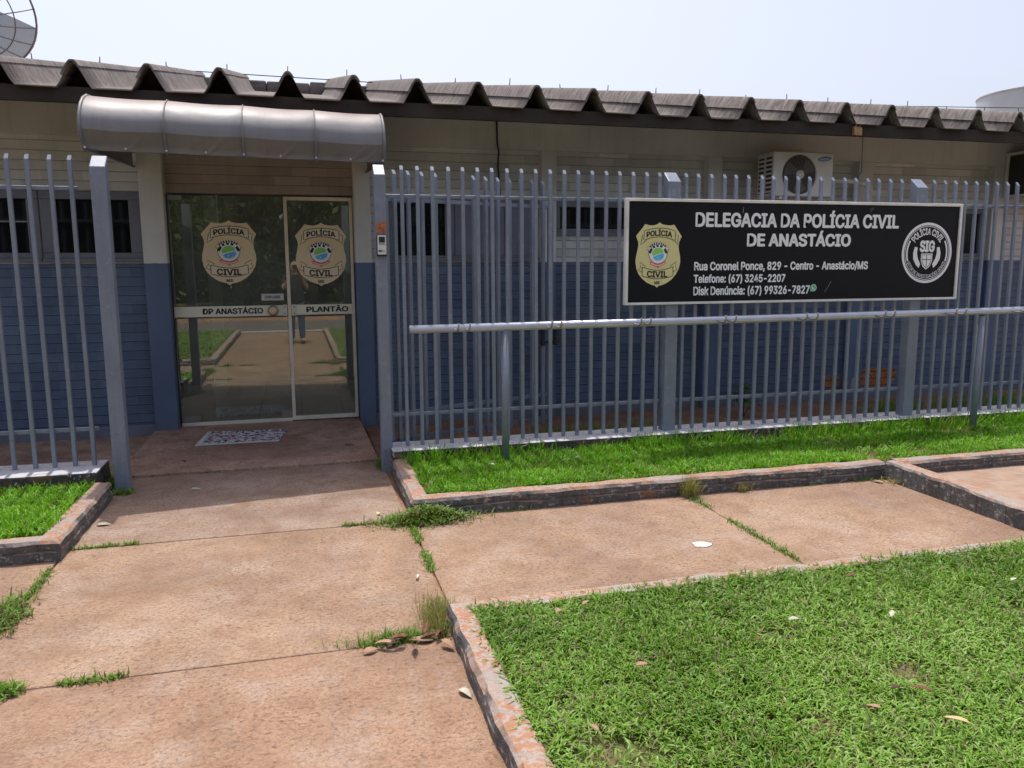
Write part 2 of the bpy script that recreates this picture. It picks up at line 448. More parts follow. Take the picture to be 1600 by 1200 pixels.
def glass_mat(name, tint, refl, rough=0.0, dust=0.0):
    t = NT(name); n = t.n
    tr = n.new('ShaderNodeBsdfTransparent'); tr.inputs[0].default_value = (*tint, 1)
    gl = n.new('ShaderNodeBsdfGlossy'); gl.inputs['Color'].default_value = (0.92, 0.95, 0.86, 1); gl.inputs['Roughness'].default_value = rough
    lw = n.new('ShaderNodeFresnel'); lw.inputs['IOR'].default_value = 1.5
    f = t.math('MINIMUM', t.math('ADD', lw.outputs[0], refl), 1.0)
    mx = n.new('ShaderNodeMixShader'); t.link(f, mx.inputs[0]); t.link(tr.outputs[0], mx.inputs[1]); t.link(gl.outputs[0], mx.inputs[2])
    if dust:          # pale film on the pane: dust, plus haze put in to brighten it
        df = n.new('ShaderNodeBsdfDiffuse'); df.inputs[0].default_value = (0.5, 0.52, 0.47, 1)
        m2 = n.new('ShaderNodeMixShader'); t.link(t.ramp(t.noise(t.geopos(), 2.0, 5, 0.7), [(0.3, dust * 0.6), (0.7, dust * 1.4)]), m2.inputs[0]); t.link(mx.outputs[0], m2.inputs[1]); t.link(df.outputs[0], m2.inputs[2]); mx = m2
    t.link(mx.outputs[0], t.out.inputs[0]); return t.m
M_['glass'] = glass_mat('tinted_door_glass', (0.86, 0.91, 0.83), 0.14, 0.0, 0.13)
M_['dark_glass'] = None
t = NT('dark_window_glass'); t.set((0.006, 0.007, 0.010), 0.06, 0, 0.5); M_['dark_glass'] = t.m
M_['cream_metal'] = plain('cream_aluminium', (0.78, 0.74, 0.60), 0.4, 0.0, 0.12, 5)
M_['cream_band'] = plain('cream_vinyl_band', (0.82, 0.81, 0.63), 0.5, 0, 0.06, 4)
M_['tan'] = plain('tan_vinyl', (0.84, 0.69, 0.43), 0.5, 0, 0.05, 2)
M_['khaki'] = plain('khaki_vinyl', (0.76, 0.71, 0.34), 0.5, 0, 0.05, 2)
M_['black'] = plain('black_ink', (0.012, 0.012, 0.014), 0.5)
M_['white'] = plain('white_vinyl', (0.90, 0.91, 0.93), 0.45, 0, 0.02)
M_['ink'] = plain('dark_brown_line', (0.045, 0.033, 0.02), 0.6)
M_['ribbon'] = plain('pale_ribbon', (0.86, 0.76, 0.54), 0.5, 0, 0.04)
M_['green'] = plain('emblem_green', (0.28, 0.68, 0.12), 0.5)
M_['blue'] = plain('emblem_blue', (0.12, 0.52, 0.88), 0.5)
M_['red'] = plain('emblem_red', (0.80, 0.13, 0.09), 0.5)
M_['ray'] = plain('emblem_orange_rays', (0.62, 0.38, 0.12), 0.5)
M_['chat_green'] = plain('message_icon_green', (0.10, 0.52, 0.22), 0.5)
M_['sign_face'] = plain('black_sign_face', (0.006, 0.0065, 0.010), 0.5, 0, 0.25, 2, 0.03, 20, 0.25)
M_['sign_frame'] = plain('pale_aluminium_frame', (0.82, 0.80, 0.74), 0.45, 0.0)
M_['rail'] = plain('silver_painted_pipe', (0.50, 0.53, 0.60), 0.3, 0.45, 0.12, 5, 0.05, 60)
M_['hook'] = plain('worn_steel_hook', (0.34, 0.31, 0.29), 0.4, 0.6, 0.3, 30)
M_['latch'] = plain('black_latch', (0.02, 0.02, 0.022), 0.5)
M_['rust'] = plain('rusty_patch', (0.40, 0.15, 0.07), 0.9, 0, 0.6, 60, 0.4, 90)
M_['plate_white'] = plain('off_white_plastic', (0.68, 0.67, 0.62), 0.4, 0, 0.05)
M_['ac_white'] = plain('aged_white_casing', (0.76, 0.74, 0.68), 0.4, 0, 0.08, 3)
M_['ac_dark'] = plain('dark_fan_cavity', (0.05, 0.045, 0.04), 0.7)
M_['ac_grille'] = plain('grey_fan_grille', (0.22, 0.19, 0.17), 0.5)
M_['ac_blue'] = plain('blue_brand_oval', (0.10, 0.22, 0.50), 0.4)
M_['hose'] = plain('wrapped_grey_hose', (0.62, 0.60, 0.55), 0.8, 0, 0.2, 20)
M_['cable'] = plain('black_cable', (0.02, 0.02, 0.02), 0.6)
M_['steel'] = plain('brushed_steel', (0.45, 0.45, 0.44), 0.3, 0.8)
M_['floor_tile'] = None
t = NT('pale_floor_tile'); v = t.geopos(); s = t.sep(v)
br = t.node('ShaderNodeTexBrick'); t.link(t.comb(s[0], s[1], 0.0), br.inputs['Vector']); br.offset = 0.0
br.inputs['Scale'].default_value = 1; br.inputs['Brick Width'].default_value = 0.45; br.inputs['Row Height'].default_value = 0.45; br.inputs['Mortar Size'].default_value = 0.004
br.inputs['Color1'].default_value = (0.75, 0.77, 0.72, 1); br.inputs['Color2'].default_value = (0.70, 0.73, 0.69, 1); br.inputs['Mortar'].default_value = (0.2, 0.2, 0.19, 1)
t.set(br.outputs['Color'], 0.2, 0, 0.5); M_['floor_tile'] = t.m
M_['in_wall'] = plain('pale_interior_paint', (0.45, 0.47, 0.43), 0.7)
M_['in_dark'] = plain('room_gloom_partition', (0.07, 0.06, 0.05), 0.6)  # gloom at the back of the hall put into the colour

def awning_mat():
    t = NT('grey_awning_vinyl'); v = t.geopos(); s = t.sep(v)
    n = t.noise(v, 3, 5)
    c = t.ramp(n, [(0.3, (0.19, 0.186, 0.192)), (0.7, (0.23, 0.225, 0.232))])
    st = t.noise(t.comb(t.math('MULTIPLY', s[0], 14), t.math('MULTIPLY', s[1], 2), t.math('MULTIPLY', s[2], 1.2)), 1.0, 5)
    c = t.mix(t.ramp(st, [(0.5, 0.0), (0.8, 0.35)]), c, (0.12, 0.105, 0.095))
    # pink of sunlight on the flat top, put into the colour
    g = t.node('ShaderNodeNewGeometry'); nz = t.sep(g.outputs['True Normal'])[2]
    c = t.mix(t.ramp(nz, [(0.62, 0.0), (0.95, 0.75)]), c, (0.20, 0.125, 0.095))
    t.set(c, t.ramp(n, [(0.3, 0.44), (0.7, 0.56)]), 0, 0.35)
    t.bump(t.noise(v, 14, 3), 0.06, 0.02); return t.m
M_['awning'] = awning_mat()

def foliage_mat(name, cols, trans=0.3):
    t = NT(name)
    at = t.node('ShaderNodeAttribute'); at.attribute_name = 'tint'
    c = t.ramp(at.outputs['Fac'], cols)
    t.set(c, 0.5, 0, 0.35)
    tl = t.n.new('ShaderNodeBsdfTranslucent'); t.link(t.mix(1.0, c, (1.0, 1.0, 0.6), 'MULTIPLY'), tl.inputs[0])
    mx = t.n.new('ShaderNodeMixShader'); mx.inputs[0].default_value = trans
    t.link(t.b.outputs[0], mx.inputs[1]); t.link(tl.outputs[0], mx.inputs[2]); t.link(mx.outputs[0], t.out.inputs[0])
    return t.m
M_['grass'] = foliage_mat('broad_lawn_grass', [(0.0, (0.24, 0.185, 0.10)), (0.10, (0.22, 0.20, 0.09)), (0.16, (0.075, 0.165, 0.010)), (0.5, (0.145, 0.290, 0.022)), (0.85, (0.23, 0.40, 0.055)), (1.0, (0.31, 0.44, 0.13))])
M_['grass_bright'] = foliage_mat('bright_bed_grass', [(0.0, (0.30, 0.24, 0.11)), (0.08, (0.24, 0.28, 0.08)), (0.13, (0.085, 0.23, 0.006)), (0.55, (0.165, 0.41, 0.012)), (1.0, (0.29, 0.56, 0.045))], 0.35)
M_['dry_grass'] = foliage_mat('dry_yellow_grass', [(0.0, (0.34, 0.26, 0.11)), (0.6, (0.30, 0.29, 0.10)), (1.0, (0.16, 0.24, 0.05))])
M_['tree_leaf'] = foliage_mat('dark_tree_leaf', [(0.0, (0.022, 0.045, 0.014)), (0.6, (0.05, 0.085, 0.022)), (1.0, (0.10, 0.14, 0.04))])
M_['plant_leaf'] = foliage_mat('weed_leaf', [(0.0, (0.05, 0.12, 0.03)), (1.0, (0.10, 0.22, 0.05))])
M_['bark'] = plain('tree_bark', (0.10, 0.08, 0.06), 0.9, 0, 0.4, 8, 0.5, 20)
M_['asphalt'] = plain('dusty_asphalt', (0.13, 0.11, 0.095), 0.9, 0, 0.25, 3, 0.4, 90)
M_['tank'] = plain('pale_blue_tank_paint', (0.46, 0.56, 0.61), 0.5, 0, 0.10, 0.8)
M_['concrete'] = plain('grey_concrete', (0.33, 0.31, 0.29), 0.9, 0, 0.2, 3, 0.3)

# ------------------------------------------------------------------ ground and paving (setting)
def displaced_sheet(name, x0, x1, y0, y1, z, mat, step=0.25, amp=0.0):
    nx = max(2, int((x1 - x0) / step) + 1); ny = max(2, int((y1 - y0) / step) + 1)
    P = [[(x, y, z + amp * (noise.noise((x * 1.7, y * 1.7, 3.0)))) for x in np.linspace(x0, x1, nx)] for y in np.linspace(y0, y1, ny)]
    m = MB(); m.grid(P); return m.build(name, mat, None, True)

o = MB().add([(-400, -300, -0.09), (400, -300, -0.09), (400, 500, -0.09), (-400, 500, -0.09)], [(0, 1, 2, 3)]).build('ground', M_['soil']); tag(o, kind='structure')

def slab_box(m, x0, x1, y0, y1, zt=0.0, th=0.09, gap=0.0055):
    x0 += gap; x1 -= gap; y0 += gap; y1 -= gap
    jx = lambda: random.uniform(-0.004, 0.004)
    top = [(x0 + jx(), y0 + jx(), zt + random.uniform(-.003, .003)), (x1 + jx(), y0 + jx(), zt + random.uniform(-.003, .003)), (x1 + jx(), y1 + jx(), zt), (x0 + jx(), y1 + jx(), zt)]
    bot = [(p[0], p[1], zt - th) for p in top]
    m.hexa(bot + top)

m = MB()
for y0, y1 in ((4.88, 6.50), (3.24, 4.88), (1.60, 3.24), (-0.04, 1.6), (-1.68, -0.04), (-3.3, -1.68)):
    m.use(M_['slab_grey'] if y0 > 4.8 else (M_['slab_red'] if y0 < 3.2 else M_['slab'])); slab_box(m, -1.335, 0.63 if y0 > 3.2 else 0.605, y0, y1)
o = m.build('path', M_['slab'], bevel=0.008, seg=2); tag(o, kind='structure')
m = MB()
for x0, x1 in ((0.63, 2.58), (2.58, 4.2)): slab_box(m, x0, x1, 3.33, 4.93)
for x0, x1 in ((-3.3, -1.335), (-5.3, -3.3), (-7.3, -5.3)): slab_box(m, x0, x1, 3.0, 4.74)
o = m.build('pavement', M_['slab'], bevel=0.008, seg=2); tag(o, kind='structure')
o = MB().add([(-8, -3.4, -0.016), (4.3, -3.4, -0.016), (4.3, 6.5, -0.016), (-8, 6.5, -0.016)], [(0, 1, 2, 3)]).build('joint_soil', M_['soil']); tag(o, kind='structure')
m = MB(); slab_box(m, 4.25, 9.5, 3.3, 4.92, 0.015); o = m.build('tiled_pavement', M_['tile'], bevel=0.004); tag(o, kind='structure')
m = MB(); m.hexa([(-1.40, 6.505, -0.1), (0.60, 6.505, -0.1), (0.58, 8.46, -0.1), (-1.40, 8.46, -0.1), (-1.40, 6.505, 0.02), (0.60, 6.505, 0.02), (0.58, 8.46, 0.02), (-1.40, 8.46, 0.02)])
o = m.build('porch_floor', M_['porch'], bevel=0.008, seg=2); tag(o, kind='structure')
m = MB(); m.box(-8, -1.415, 6.6, 8.34, -0.1, -0.035); o = m.build('side_path', M_['porch'], bevel=0.008); tag(o, kind='structure')
o = displaced_sheet('garden_soil', 0.63, 10, 6.36, 8.34, -0.06, M_['soil'], 0.12, 0.03); tag(o, kind='structure')
o = displaced_sheet('side_garden_soil', -8, -1.42, 6.36, 6.6, -0.03, M_['soil'], 0.1, 0.02); tag(o, kind='structure')
# lawns and beds (turf under the blades)
o = displaced_sheet('lawn_turf', 0.64, 10, -3.3, 3.30, 0.075, M_['turf'], 0.12, 0.02); tag(o, kind='structure')
o = displaced_sheet('left_lawn_turf', -9, -1.46, -3.3, 2.9, 0.075, M_['turf'], 0.2, 0.02); tag(o, kind='structure')
o = displaced_sheet('bed_turf', 0.72, 10, 5.03, 6.06, 0.085, M_['turf'], 0.12, 0.015); tag(o, kind='structure')
o = displaced_sheet('left_bed_turf', -8, -1.40, 4.86, 6.0, 0.085, M_['turf'], 0.12, 0.015); tag(o, kind='structure')
o = MB().add([(-60, -9.0, -0.07), (60, -9.0, -0.07), (60, -3.6, -0.07), (-60, -3.6, -0.07)], [(0, 1, 2, 3)]).build('road', M_['asphalt']); tag(o, kind='structure')
o = displaced_sheet('forest_floor', -40, 40, -45, -11.2, -0.04, M_['turf'], 1.5, 0.15); tag(o, kind='structure')
m = MB(); m.box(-60, 60, -3.6, -3.35, -0.09, 0.04); o = m.build('road_kerb', M_['concrete'], bevel=0.01); tag(o, kind='structure')

def kerb(path, w, h, name='kerb', z0=-0.05, wob=0.012):
    """path: outer edge points; w: offset to the left of travel"""
    P = [Vector((p[0], p[1])) for p in path]
    n = len(P); offs = []
    for i in range(n):
        a = (P[i] - P[i - 1]).normalized() if i else (P[1] - P[0]).normalized()
        b = (P[i + 1] - P[i]).normalized() if i < n - 1 else a
        na = Vector((-a.y, a.x)); nb = Vector((-b.y, b.x)); k = (na + nb)
        k = k / max(0.3, k.length_squared / 2); offs.append(k)
    pts = []
    for i in range(n - 1):
        L = (P[i + 1] - P[i]).length; c = max(2, int(L / 0.045))
        for j in range(c + (1 if i == n - 2 else 0)):
            f = j / c; pts.append((P[i].lerp(P[i + 1], f), offs[i].lerp(offs[i + 1], f), L))
    rows = []
    for q, k, _ in pts:
        row = []
        for u, z in ((0.0, z0), (0.0, h * 0.42), (0.008, h * 0.50), (0.0, h * 0.58), (0.002, h - 0.018), (0.018, h), (w * 0.35, h + 0.003), (w * 0.7, h + 0.002), (w - 0.012, h), (w, h - 0.014), (w, z0)):
            d = noise.noise((q.x * 7, q.y * 7, z * 9 + u * 11)) * wob + noise.noise((q.x * 25, q.y * 25, z * 30)) * wob * 0.4
            dz = noise.noise((q.x * 5 + 9, q.y * 5, u * 20)) * wob * 0.6 if z > 0.02 else 0
            p = q + k * (u + d * (1 if z > 0 else 0.3)); row.append((p.x, p.y, z + dz))
        rows.append(row)
    m = MB(); m.grid([r[::-1] for r in rows])
    k = len(rows[0]); m.f.append(tuple(range(k))[::-1]); m.m.append(0); b = (len(rows) - 1) * k; m.f.append(tuple(b + i for i in range(k))); m.m.append(0)
    o = m.build(name, M_['kerb'], None, False); tag(o, kind='structure'); return o
kerb([(0.655, 6.42), (0.645, 4.905), (4.22, 4.905)], 0.125, 0.12)                 # border of the bed right of the path
kerb([(4.345, 4.90), (10.0, 4.885)], 0.125, 0.115)
kerb([(4.345, 4.899), (4.31, 3.30)][::-1], 0.14, 0.13, wob=0.02)                            # short cross kerb
kerb([(-8.0, 4.745), (-1.315, 4.70), (-1.30, 5.92)], 0.125, 0.12)                         # border of the bed left of the path
kerb([(10, 3.385), (0.585, 3.36), (0.585, 0.5), (0.585, -3.3)], 0.115, 0.10, wob=0.014)    # border of the near lawn
kerb([(-1.34, -3.3), (-1.34, 2.98), (-9, 2.98)], 0.115, 0.10)

# ------------------------------------------------------------------ the building
bld = empty('police_station', (-0.3, 8.35, 0), 'low police station with olive and navy painted block walls under a corrugated roof', 'building')
WY = 8.35; PY = 8.25; ZB = -0.12; BEAM = 2.79
def panel(x0, x1, z0, z1, mat='wall', y=WY):
    return MB().box(x0, x1, y, y + 0.15, z0, z1).build('wall', M_[mat], bld)
PX = [(-3.40, -3.20), (-1.385, -1.175), (0.585, 0.75), (2.545, 2.71), (4.49, 4.66), (6.45, 6.65), (8.42, 8.60)]
for i, (x0, x1) in enumerate(PX):
    MB().box(x0, x1, PY, 8.5, ZB, BEAM).build('pillar', M_['plaster'], bld, bevel=0.006)
MB().box(-8, 12, PY, 8.5, BEAM, 3.22).build('ring_beam', M_['plaster'], bld)
panel(-8, -3.40, ZB, BEAM)
def bay(x0, x1, w0, w1, z0, z1):
    """block wall with one opening w0..w1, z0..z1"""
    m = MB(); y0, y1 = WY, WY + 0.15
    m.box(x0, x1, y0, y1, ZB, z0); m.box(x0, x1, y0, y1, z1, BEAM)
    if w0 > x0: m.box(x0, w0, y0, y1, z0, z1)
    if w1 < x1: m.box(w1, x1, y0, y1, z0, z1)
    return m.build('wall', M_['wall'], bld)
bay(-3.2, -1.385, -3.19, -1.395, 1.66, 2.30)
bay(0.75, 2.545, 0.93, 2.535, 1.655, 2.285)
bay(2.71, 4.49, 2.715, 4.485, 1.93, 2.28)
bay(4.66, 6.45, 4.665, 6.445, 1.93, 2.28)
panel(8.60, 12.0, ZB, BEAM)
bay(6.65, 8.42, 6.70, 8.41, 1.66, 2.27)
panel(-1.175, 0.585, 2.30, BEAM, 'bounce_brick', 8.40)
# base strip of the wall
for x0, x1 in ((-8, -3.4), (-3.2, -1.385), (0.75, 2.545), (2.71, 4.49), (4.66, 6.45), (6.65, 8.42)):
    MB().box(x0, x1, WY - 0.035, WY - 0.001, ZB, 0.07).build('skirting', M_['frame_grey'], bld, bevel=0.006)

def window(x0, x1, z0, z1, openings, mat_frame='frame_grey', border=0.075, sill=True, name='window'):
    y = WY - 0.012
    root = empty(name, ((x0 + x1) / 2, y, z0)); setparent(root, bld)
    m = MB(); fr = 0.06
    xs = [x0] + [v for a in openings for v in (a[0], a[1])] + [x1]
    m.box(x0, x1, y, y + fr, z1 - border, z1); m.box(x0, x1, y, y + fr, z0, z0 + border)
    for a, b in zip(xs[0::2], xs[1::2]):
        if b - a > 0.005: m.box(a, b, y, y + fr, z0 + border, z1 - border)
    m.build('frame', M_[mat_frame], root, bevel=0.004)
    for a in openings:
        k = a[2]
        if k == 'glass':
            MB().box(a[0] - 0.005, a[1] + 0.005, y + 0.035, y + 0.045, z0 + border - .005, z1 - border + .005).build('pane', M_['dark_glass'], root)
        elif k == 'bar':
            MB().box(a[0] - 0.005, a[1] + 0.005, y + 0.035, y + 0.045, z0 + border - .005, z1 - border + .005).build('pane', M_['dark_glass'], root)
            zc = z0 + (z1 - z0) * 0.56
            MB().box(a[0], a[1], y + 0.018, y + 0.034, zc - 0.006, zc + 0.006).build('glazing_bar', M_['sill'], root)
        else:
            MB().box(a[0] + 0.006, a[1] - 0.006, y + 0.012, y + 0.03, z0 + border - .003, z1 - border + .003).build('shutter', M_['shutter'], root, bevel=0.003)
            MB().box(a[0] - 0.005, a[1] + 0.005, y + 0.04, y + 0.05, z0 + border - .005, z1 - border + .005).build('pane', M_['dark_glass'], root)
    if sill:
        MB().box(x0, x1, y - 0.03, y - 0.001, z0 - 0.012, z0 + 0.022).build('sill', M_['frame_grey'], root, bevel=0.004)
    return root
window(-3.19, -2.26, 1.66, 2.30, [(-3.08, -2.36, 'bar')])
window(-2.25, -1.395, 1.66, 2.30, [(-2.14, -1.50, 'glass')])
window(0.93, 2.535, 1.655, 2.285, [(0.98, 1.52, 'glass'), (1.62, 1.84, 'shutter'), (1.88, 2.17, 'shutter'), (2.21, 2.48, 'shutter')], border=0.05)
window(2.715, 4.485, 1.93, 2.28, [(2.78, 3.58, 'glass'), (3.66, 4.42, 'glass')], border=0.06)
window(4.665, 6.445, 1.93, 2.28, [(4.73, 5.52, 'glass'), (5.6, 6.38, 'glass')], border=0.06)
window(6.70, 8.41, 1.66, 2.27, [(6.78, 7.5, 'glass'), (7.6, 8.34, 'glass')], border=0.06)

# spalled brick patch low on the wall
def patch(cx, cz, w, h, y, name='spalled_patch'):
    m = MB(); pts = []
    for k in range(26):
        a = 2 * math.pi * k / 26; r = 1 + 0.45 * noise.noise((cx * 3 + math.cos(a) * 1.6, cz * 3 + math.sin(a) * 1.6, 2))
        pts.append((cx + math.cos(a) * w / 2 * r, cz + math.sin(a) * h / 2 * r))
    m.poly(pts, y)
    return m
t = NT('bare_orange_brick'); v = t.geopos(); s = t.sep(v)
nz_ = t.noise(v, 30, 5, 0.7)
c = t.ramp(nz_, [(0.3, (0.16, 0.05, 0.02)), (0.5, (0.42, 0.15, 0.05)), (0.7, (0.50, 0.22, 0.09))])
fr = t.math('FRACT', t.math('DIVIDE', s[2], 0.0885)); c = t.mix(t.ramp(fr, [(0.1, 1.0), (0.2, 0.0)]), c, (0.10, 0.07, 0.05))
t.set(c, 0.95); t.bump(nz_, 0.8, 0.02); M_['bare_brick'] = t.m
patch(6.92, 0.19, 0.62, 0.26, WY - 0.002).build('spalled_patch', M_['bare_brick'], bld)
patch(6.30, 0.16, 0.22, 0.16, WY - 0.002).build('spalled_patch', M_['bare_brick'], bld)
patch(6.56, 0.14, 0.12, 0.18, PY - 0.002).build('spalled_patch', M_['concrete'], bld)

# ----- roof
EY = 7.05; SL = 0.207; PER = 0.5315; X0 = -1.588; RY = 11.3
roof_root = empty('roof', (2, EY, 3.0)); setparent(roof_root, bld)
ZV = 2.975; RH = 0.185
def prof(k):           # one ridge centred at 0: list of (dx, dz)
    out = []
    for t_ in (-0.1285, -0.124, -0.116, -0.10, -0.08, -0.062, -0.047, -0.034, -0.022, -0.011, 0.0, 0.011, 0.022, 0.034, 0.047, 0.062, 0.08, 0.10, 0.116, 0.124, 0.1285):
        q = min(1.0, max(0.0, (abs(t_) - 0.014) / 0.1145)); sm_ = q * q * (3 - 2 * q)
        out.append((t_, RH * (1 - (0.5 * q + 0.5 * sm_))))
    return out
k0, k1 = -9, 21
line = []
for k in range(k0, k1 + 1):
    cx = X0 + PER * k
    for dx, dz in prof(k): line.append((cx + dx, dz))
m = MB(); TH = 0.009
for zoff, flip in ((0, False), (-TH, True)):
    P = []
    for y in np.linspace(EY, RY, 9):
        P.append([(x, y + (0.012 * noise.noise((x * 2.3, 1, 4)) if y < EY + 0.1 else 0), ZV + (y - EY) * SL + dz + zoff + 0.012 * noise.noise((x * 0.9, y * 0.8, 1))) for x, dz in line])
    m.grid(P if not flip else P[::-1])
n_ = len(line)
m.f += [(i, i + 1, 9 * n_ + 8 * n_ + i + 1, 9 * n_ + 8 * n_ + i)[::-1] for i in range(n_ - 1)]; m.m += [0] * (n_ - 1)
m.build('corrugated_sheet', M_['roof'], roof_root, True)
# edge flap of every next sheet lapping over the left flank of a ridge
for k in range(k0, k1 + 1):
    cx = X0 + PER * k; m = MB(); fl = [(a_ * 1.06, z_ + 0.013) for a_, z_ in prof(0) if -0.085 < a_ < 0.05]
    rows = []
    for y in np.linspace(EY - 0.012, RY, 6):
        z = ZV + (y - EY) * SL + 0.004
        rows.append([(cx + dx - 0.003, y, z + dz) for dx, dz in fl] + [(cx + dx * 0.82 - 0.003, y, z + dz - 0.016) for dx, dz in fl[::-1]])
    m.grid(rows); q = len(rows[0]); m.f.append(tuple(range(q))); m.m.append(0)
    m.build('lap_edge', M_['roof'], roof_root, False)
for k in range(k0, k1 + 1):
    cx = X0 + PER * k + random.uniform(-0.012, 0.012); y = 8.05 + random.uniform(-0.03, 0.03); z = ZV + (y - EY) * SL + RH
    m = MB(); h = random.uniform(0.045, 0.085)
    m.tube([(cx, y, z), (cx + random.uniform(-.006, .006), y, z + h)], [0.005, 0.004], 6); m.tube([(cx, y, z + 0.004), (cx, y, z + 0.02)], [0.022, 0.009], 8)
    m.build('roof_bolt', M_['cable'], roof_root)
m = MB()      # ridge capping at the top of the slope, one cap per wave
for k in range(k0, k1 + 1):
    cx = X0 + PER * k
    m.box(cx - 0.263, cx + 0.263, RY - 0.35, RY + 0.05, ZV + (RY - EY) * SL - 0.10, ZV + (RY - EY) * SL + 0.075 + random.uniform(-.012, .012))
m.build('ridge_cap', M_['roof'], roof_root, bevel=0.02, seg=2)
m = MB(); zr = ZV + (RY - EY) * SL + 0.1; m.add([(-6.4, RY, zr), (9.8, RY, zr), (9.8, 12.3, 3.66), (-6.4, 12.3, 3.66)], [(0, 1, 2, 3)]); m.build('added_rear_slope', M_['roof'], roof_root)  # unseen plane added to keep sun out, ends early to admit sky light
yb = 7.45      # dark sheets added to stop light showing through the wave openings
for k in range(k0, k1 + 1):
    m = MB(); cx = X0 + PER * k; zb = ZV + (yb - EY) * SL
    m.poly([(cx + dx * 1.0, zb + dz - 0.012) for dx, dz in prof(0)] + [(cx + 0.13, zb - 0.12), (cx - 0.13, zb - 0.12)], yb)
    m.build('wave_light_block', M_['light_block'], roof_root)
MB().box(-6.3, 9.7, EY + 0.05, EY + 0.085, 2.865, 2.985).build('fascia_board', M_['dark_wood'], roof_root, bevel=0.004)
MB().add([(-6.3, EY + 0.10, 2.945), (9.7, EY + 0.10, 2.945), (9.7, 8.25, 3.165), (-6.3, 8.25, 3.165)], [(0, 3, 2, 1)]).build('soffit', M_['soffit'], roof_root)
m = MB(); m.hexa([(5.44, EY + 0.012, 2.872), (5.535, EY + 0.012, 2.868), (5.535, EY + 0.05, 2.868), (5.44, EY + 0.05, 2.872), (5.44, EY + 0.012, 2.955), (5.53, EY + 0.012, 2.945), (5.53, EY + 0.05, 2.945), (5.44, EY + 0.05, 2.955)])
m.box(5.46, 5.475, EY + 0.02, EY + 0.04, 2.95, 2.975); m.box(5.50, 5.515, EY + 0.02, EY + 0.04, 2.944, 2.97)
m.build('rafter_end', M_['raw_wood'], roof_root, bevel=0.003)

# ----- rooms behind the glass door
m = MB(); m.box(-1.9, 2.4, 8.47, 11.4, -0.1, 0.012); m.build('hall_floor', M_['floor_tile'], bld)
m = MB(); m.box(-3.0, 3.5, 11.5, 15.0, -0.1, 0.0); m.build('added_bounce_floor', M_['floor_tile'], bld)  # unseen pale floor added to bounce sunlight into the hall
m = MB(); m.box(-2.0, -1.9, 8.5, 11.4, -0.1, 3.1); m.box(2.4, 2.5, 8.5, 11.4, -0.1, 3.1); m.build('hall_wall', M_['in_wall'], bld)
m = MB(); m.box(-2.0, 2.5, 11.4, 11.5, -0.1, 2.66); m.build('added_hall_partition', M_['in_dark'], bld)  # added wall, kept low so sky light enters above it
m = MB(); m.box(-0.93, -0.80, 9.3, 9.45, 0.012, 2.9); m.build('hall_pillar', M_['in_wall'], bld, bevel=0.005)

# ----- glass entrance
GY = 8.40
door = empty('glass_door', (-0.3, GY, 0.02)); setparent(door, bld)
DZ0, DZ1 = 0.03, 2.285
MB().box(-1.165, -0.098, GY + 0.012, GY + 0.022, DZ0 + 0.03, DZ1).build('door_pane', M_['glass'], door)
MB().box(-0.062, 0.545, GY + 0.012, GY + 0.022, DZ0 + 0.04, DZ1 - 0.035).build('side_pane', M_['glass'], door)
m = MB(); m.box(-0.095, -0.062, GY - 0.01, GY + 0.04, DZ0, DZ1); m.box(0.545, 0.575, GY - 0.01, GY + 0.04, DZ0, DZ1)
m.box(-0.062, 0.545, GY - 0.01, GY + 0.04, DZ1 - 0.035, DZ1); m.box(-0.062, 0.545, GY - 0.01, GY + 0.04, DZ0, DZ0 + 0.04); m.box(-1.165, -0.095, GY - 0.005, GY + 0.035, DZ0 - 0.01, DZ0 + 0.025)
m.build('door_frame', M_['cream_metal'], door, bevel=0.003)
MB().box(-1.175, -1.166, GY - 0.02, GY + 0.05, DZ0, DZ1).build('door_jamb', M_['latch'], door)
MB().box(-1.165, -0.10, GY - 0.004, GY + 0.011, 1.108, 1.212).build('push_band', M_['cream_band'], door, bevel=0.002)
MB().box(-0.060, 0.543, GY - 0.004, GY + 0.011, 1.112, 1.214).build('side_band', M_['cream_band'], door, bevel=0.002)
m = MB(); put_text(m, 'DP ANASTÁCIO', -0.905, -0.335, 1.137, 1.188, GY - 0.0055, 0.035); m.build('door_lettering', M_['black'], door)
m = MB(); put_text(m, 'PLANTÃO', 0.085, 0.505, 1.141, 1.190, GY - 0.0055, 0.035); m.build('side_lettering', M_['black'], door)
def disc(m, cx, y0, y1, cz, r, n=28): m.tube([(cx, y0, cz), (cx, y1, cz)], r, n)
m = MB(); m.use(M_['steel']); disc(m, -0.238, GY - 0.03, GY - 0.004, 1.160, 0.052); m.use(M_['tan']); disc(m, -0.238, GY - 0.045, GY - 0.03, 1.160, 0.040); m.build('door_knob', None, door, True)
m = MB(); m.box(-0.145, -0.102, GY - 0.018, GY - 0.004, 1.105, 1.218); m.box(-0.058, -0.012, GY - 0.018, GY - 0.004, 1.105, 1.218); m.build('lock_plate', M_['cream_metal'], door, bevel=0.004)
m = MB()
for x in (-0.124, -0.034):
    for z in (1.13, 1.195): disc(m, x, GY - 0.022, GY - 0.018, z, 0.006, 10)
m.build('lock_screw', M_['latch'], door)
m = MB(); m.use(M_['plate_white']); m.box(-0.345, -0.130, GY - 0.004, GY + 0.010, 1.262, 1.328); m.use(M_['steel']); m.stroke([(-0.335, 1.272), (-0.14, 1.272), (-0.14, 1.318), (-0.335, 1.318)], 0.004, GY - 0.005, True)
m.use(M_['black']); put_text(m, 'EMPURRE', -0.312, -0.162, 1.283, 1.309, GY - 0.0055, 0.02); m.build('push_plate', None, door)
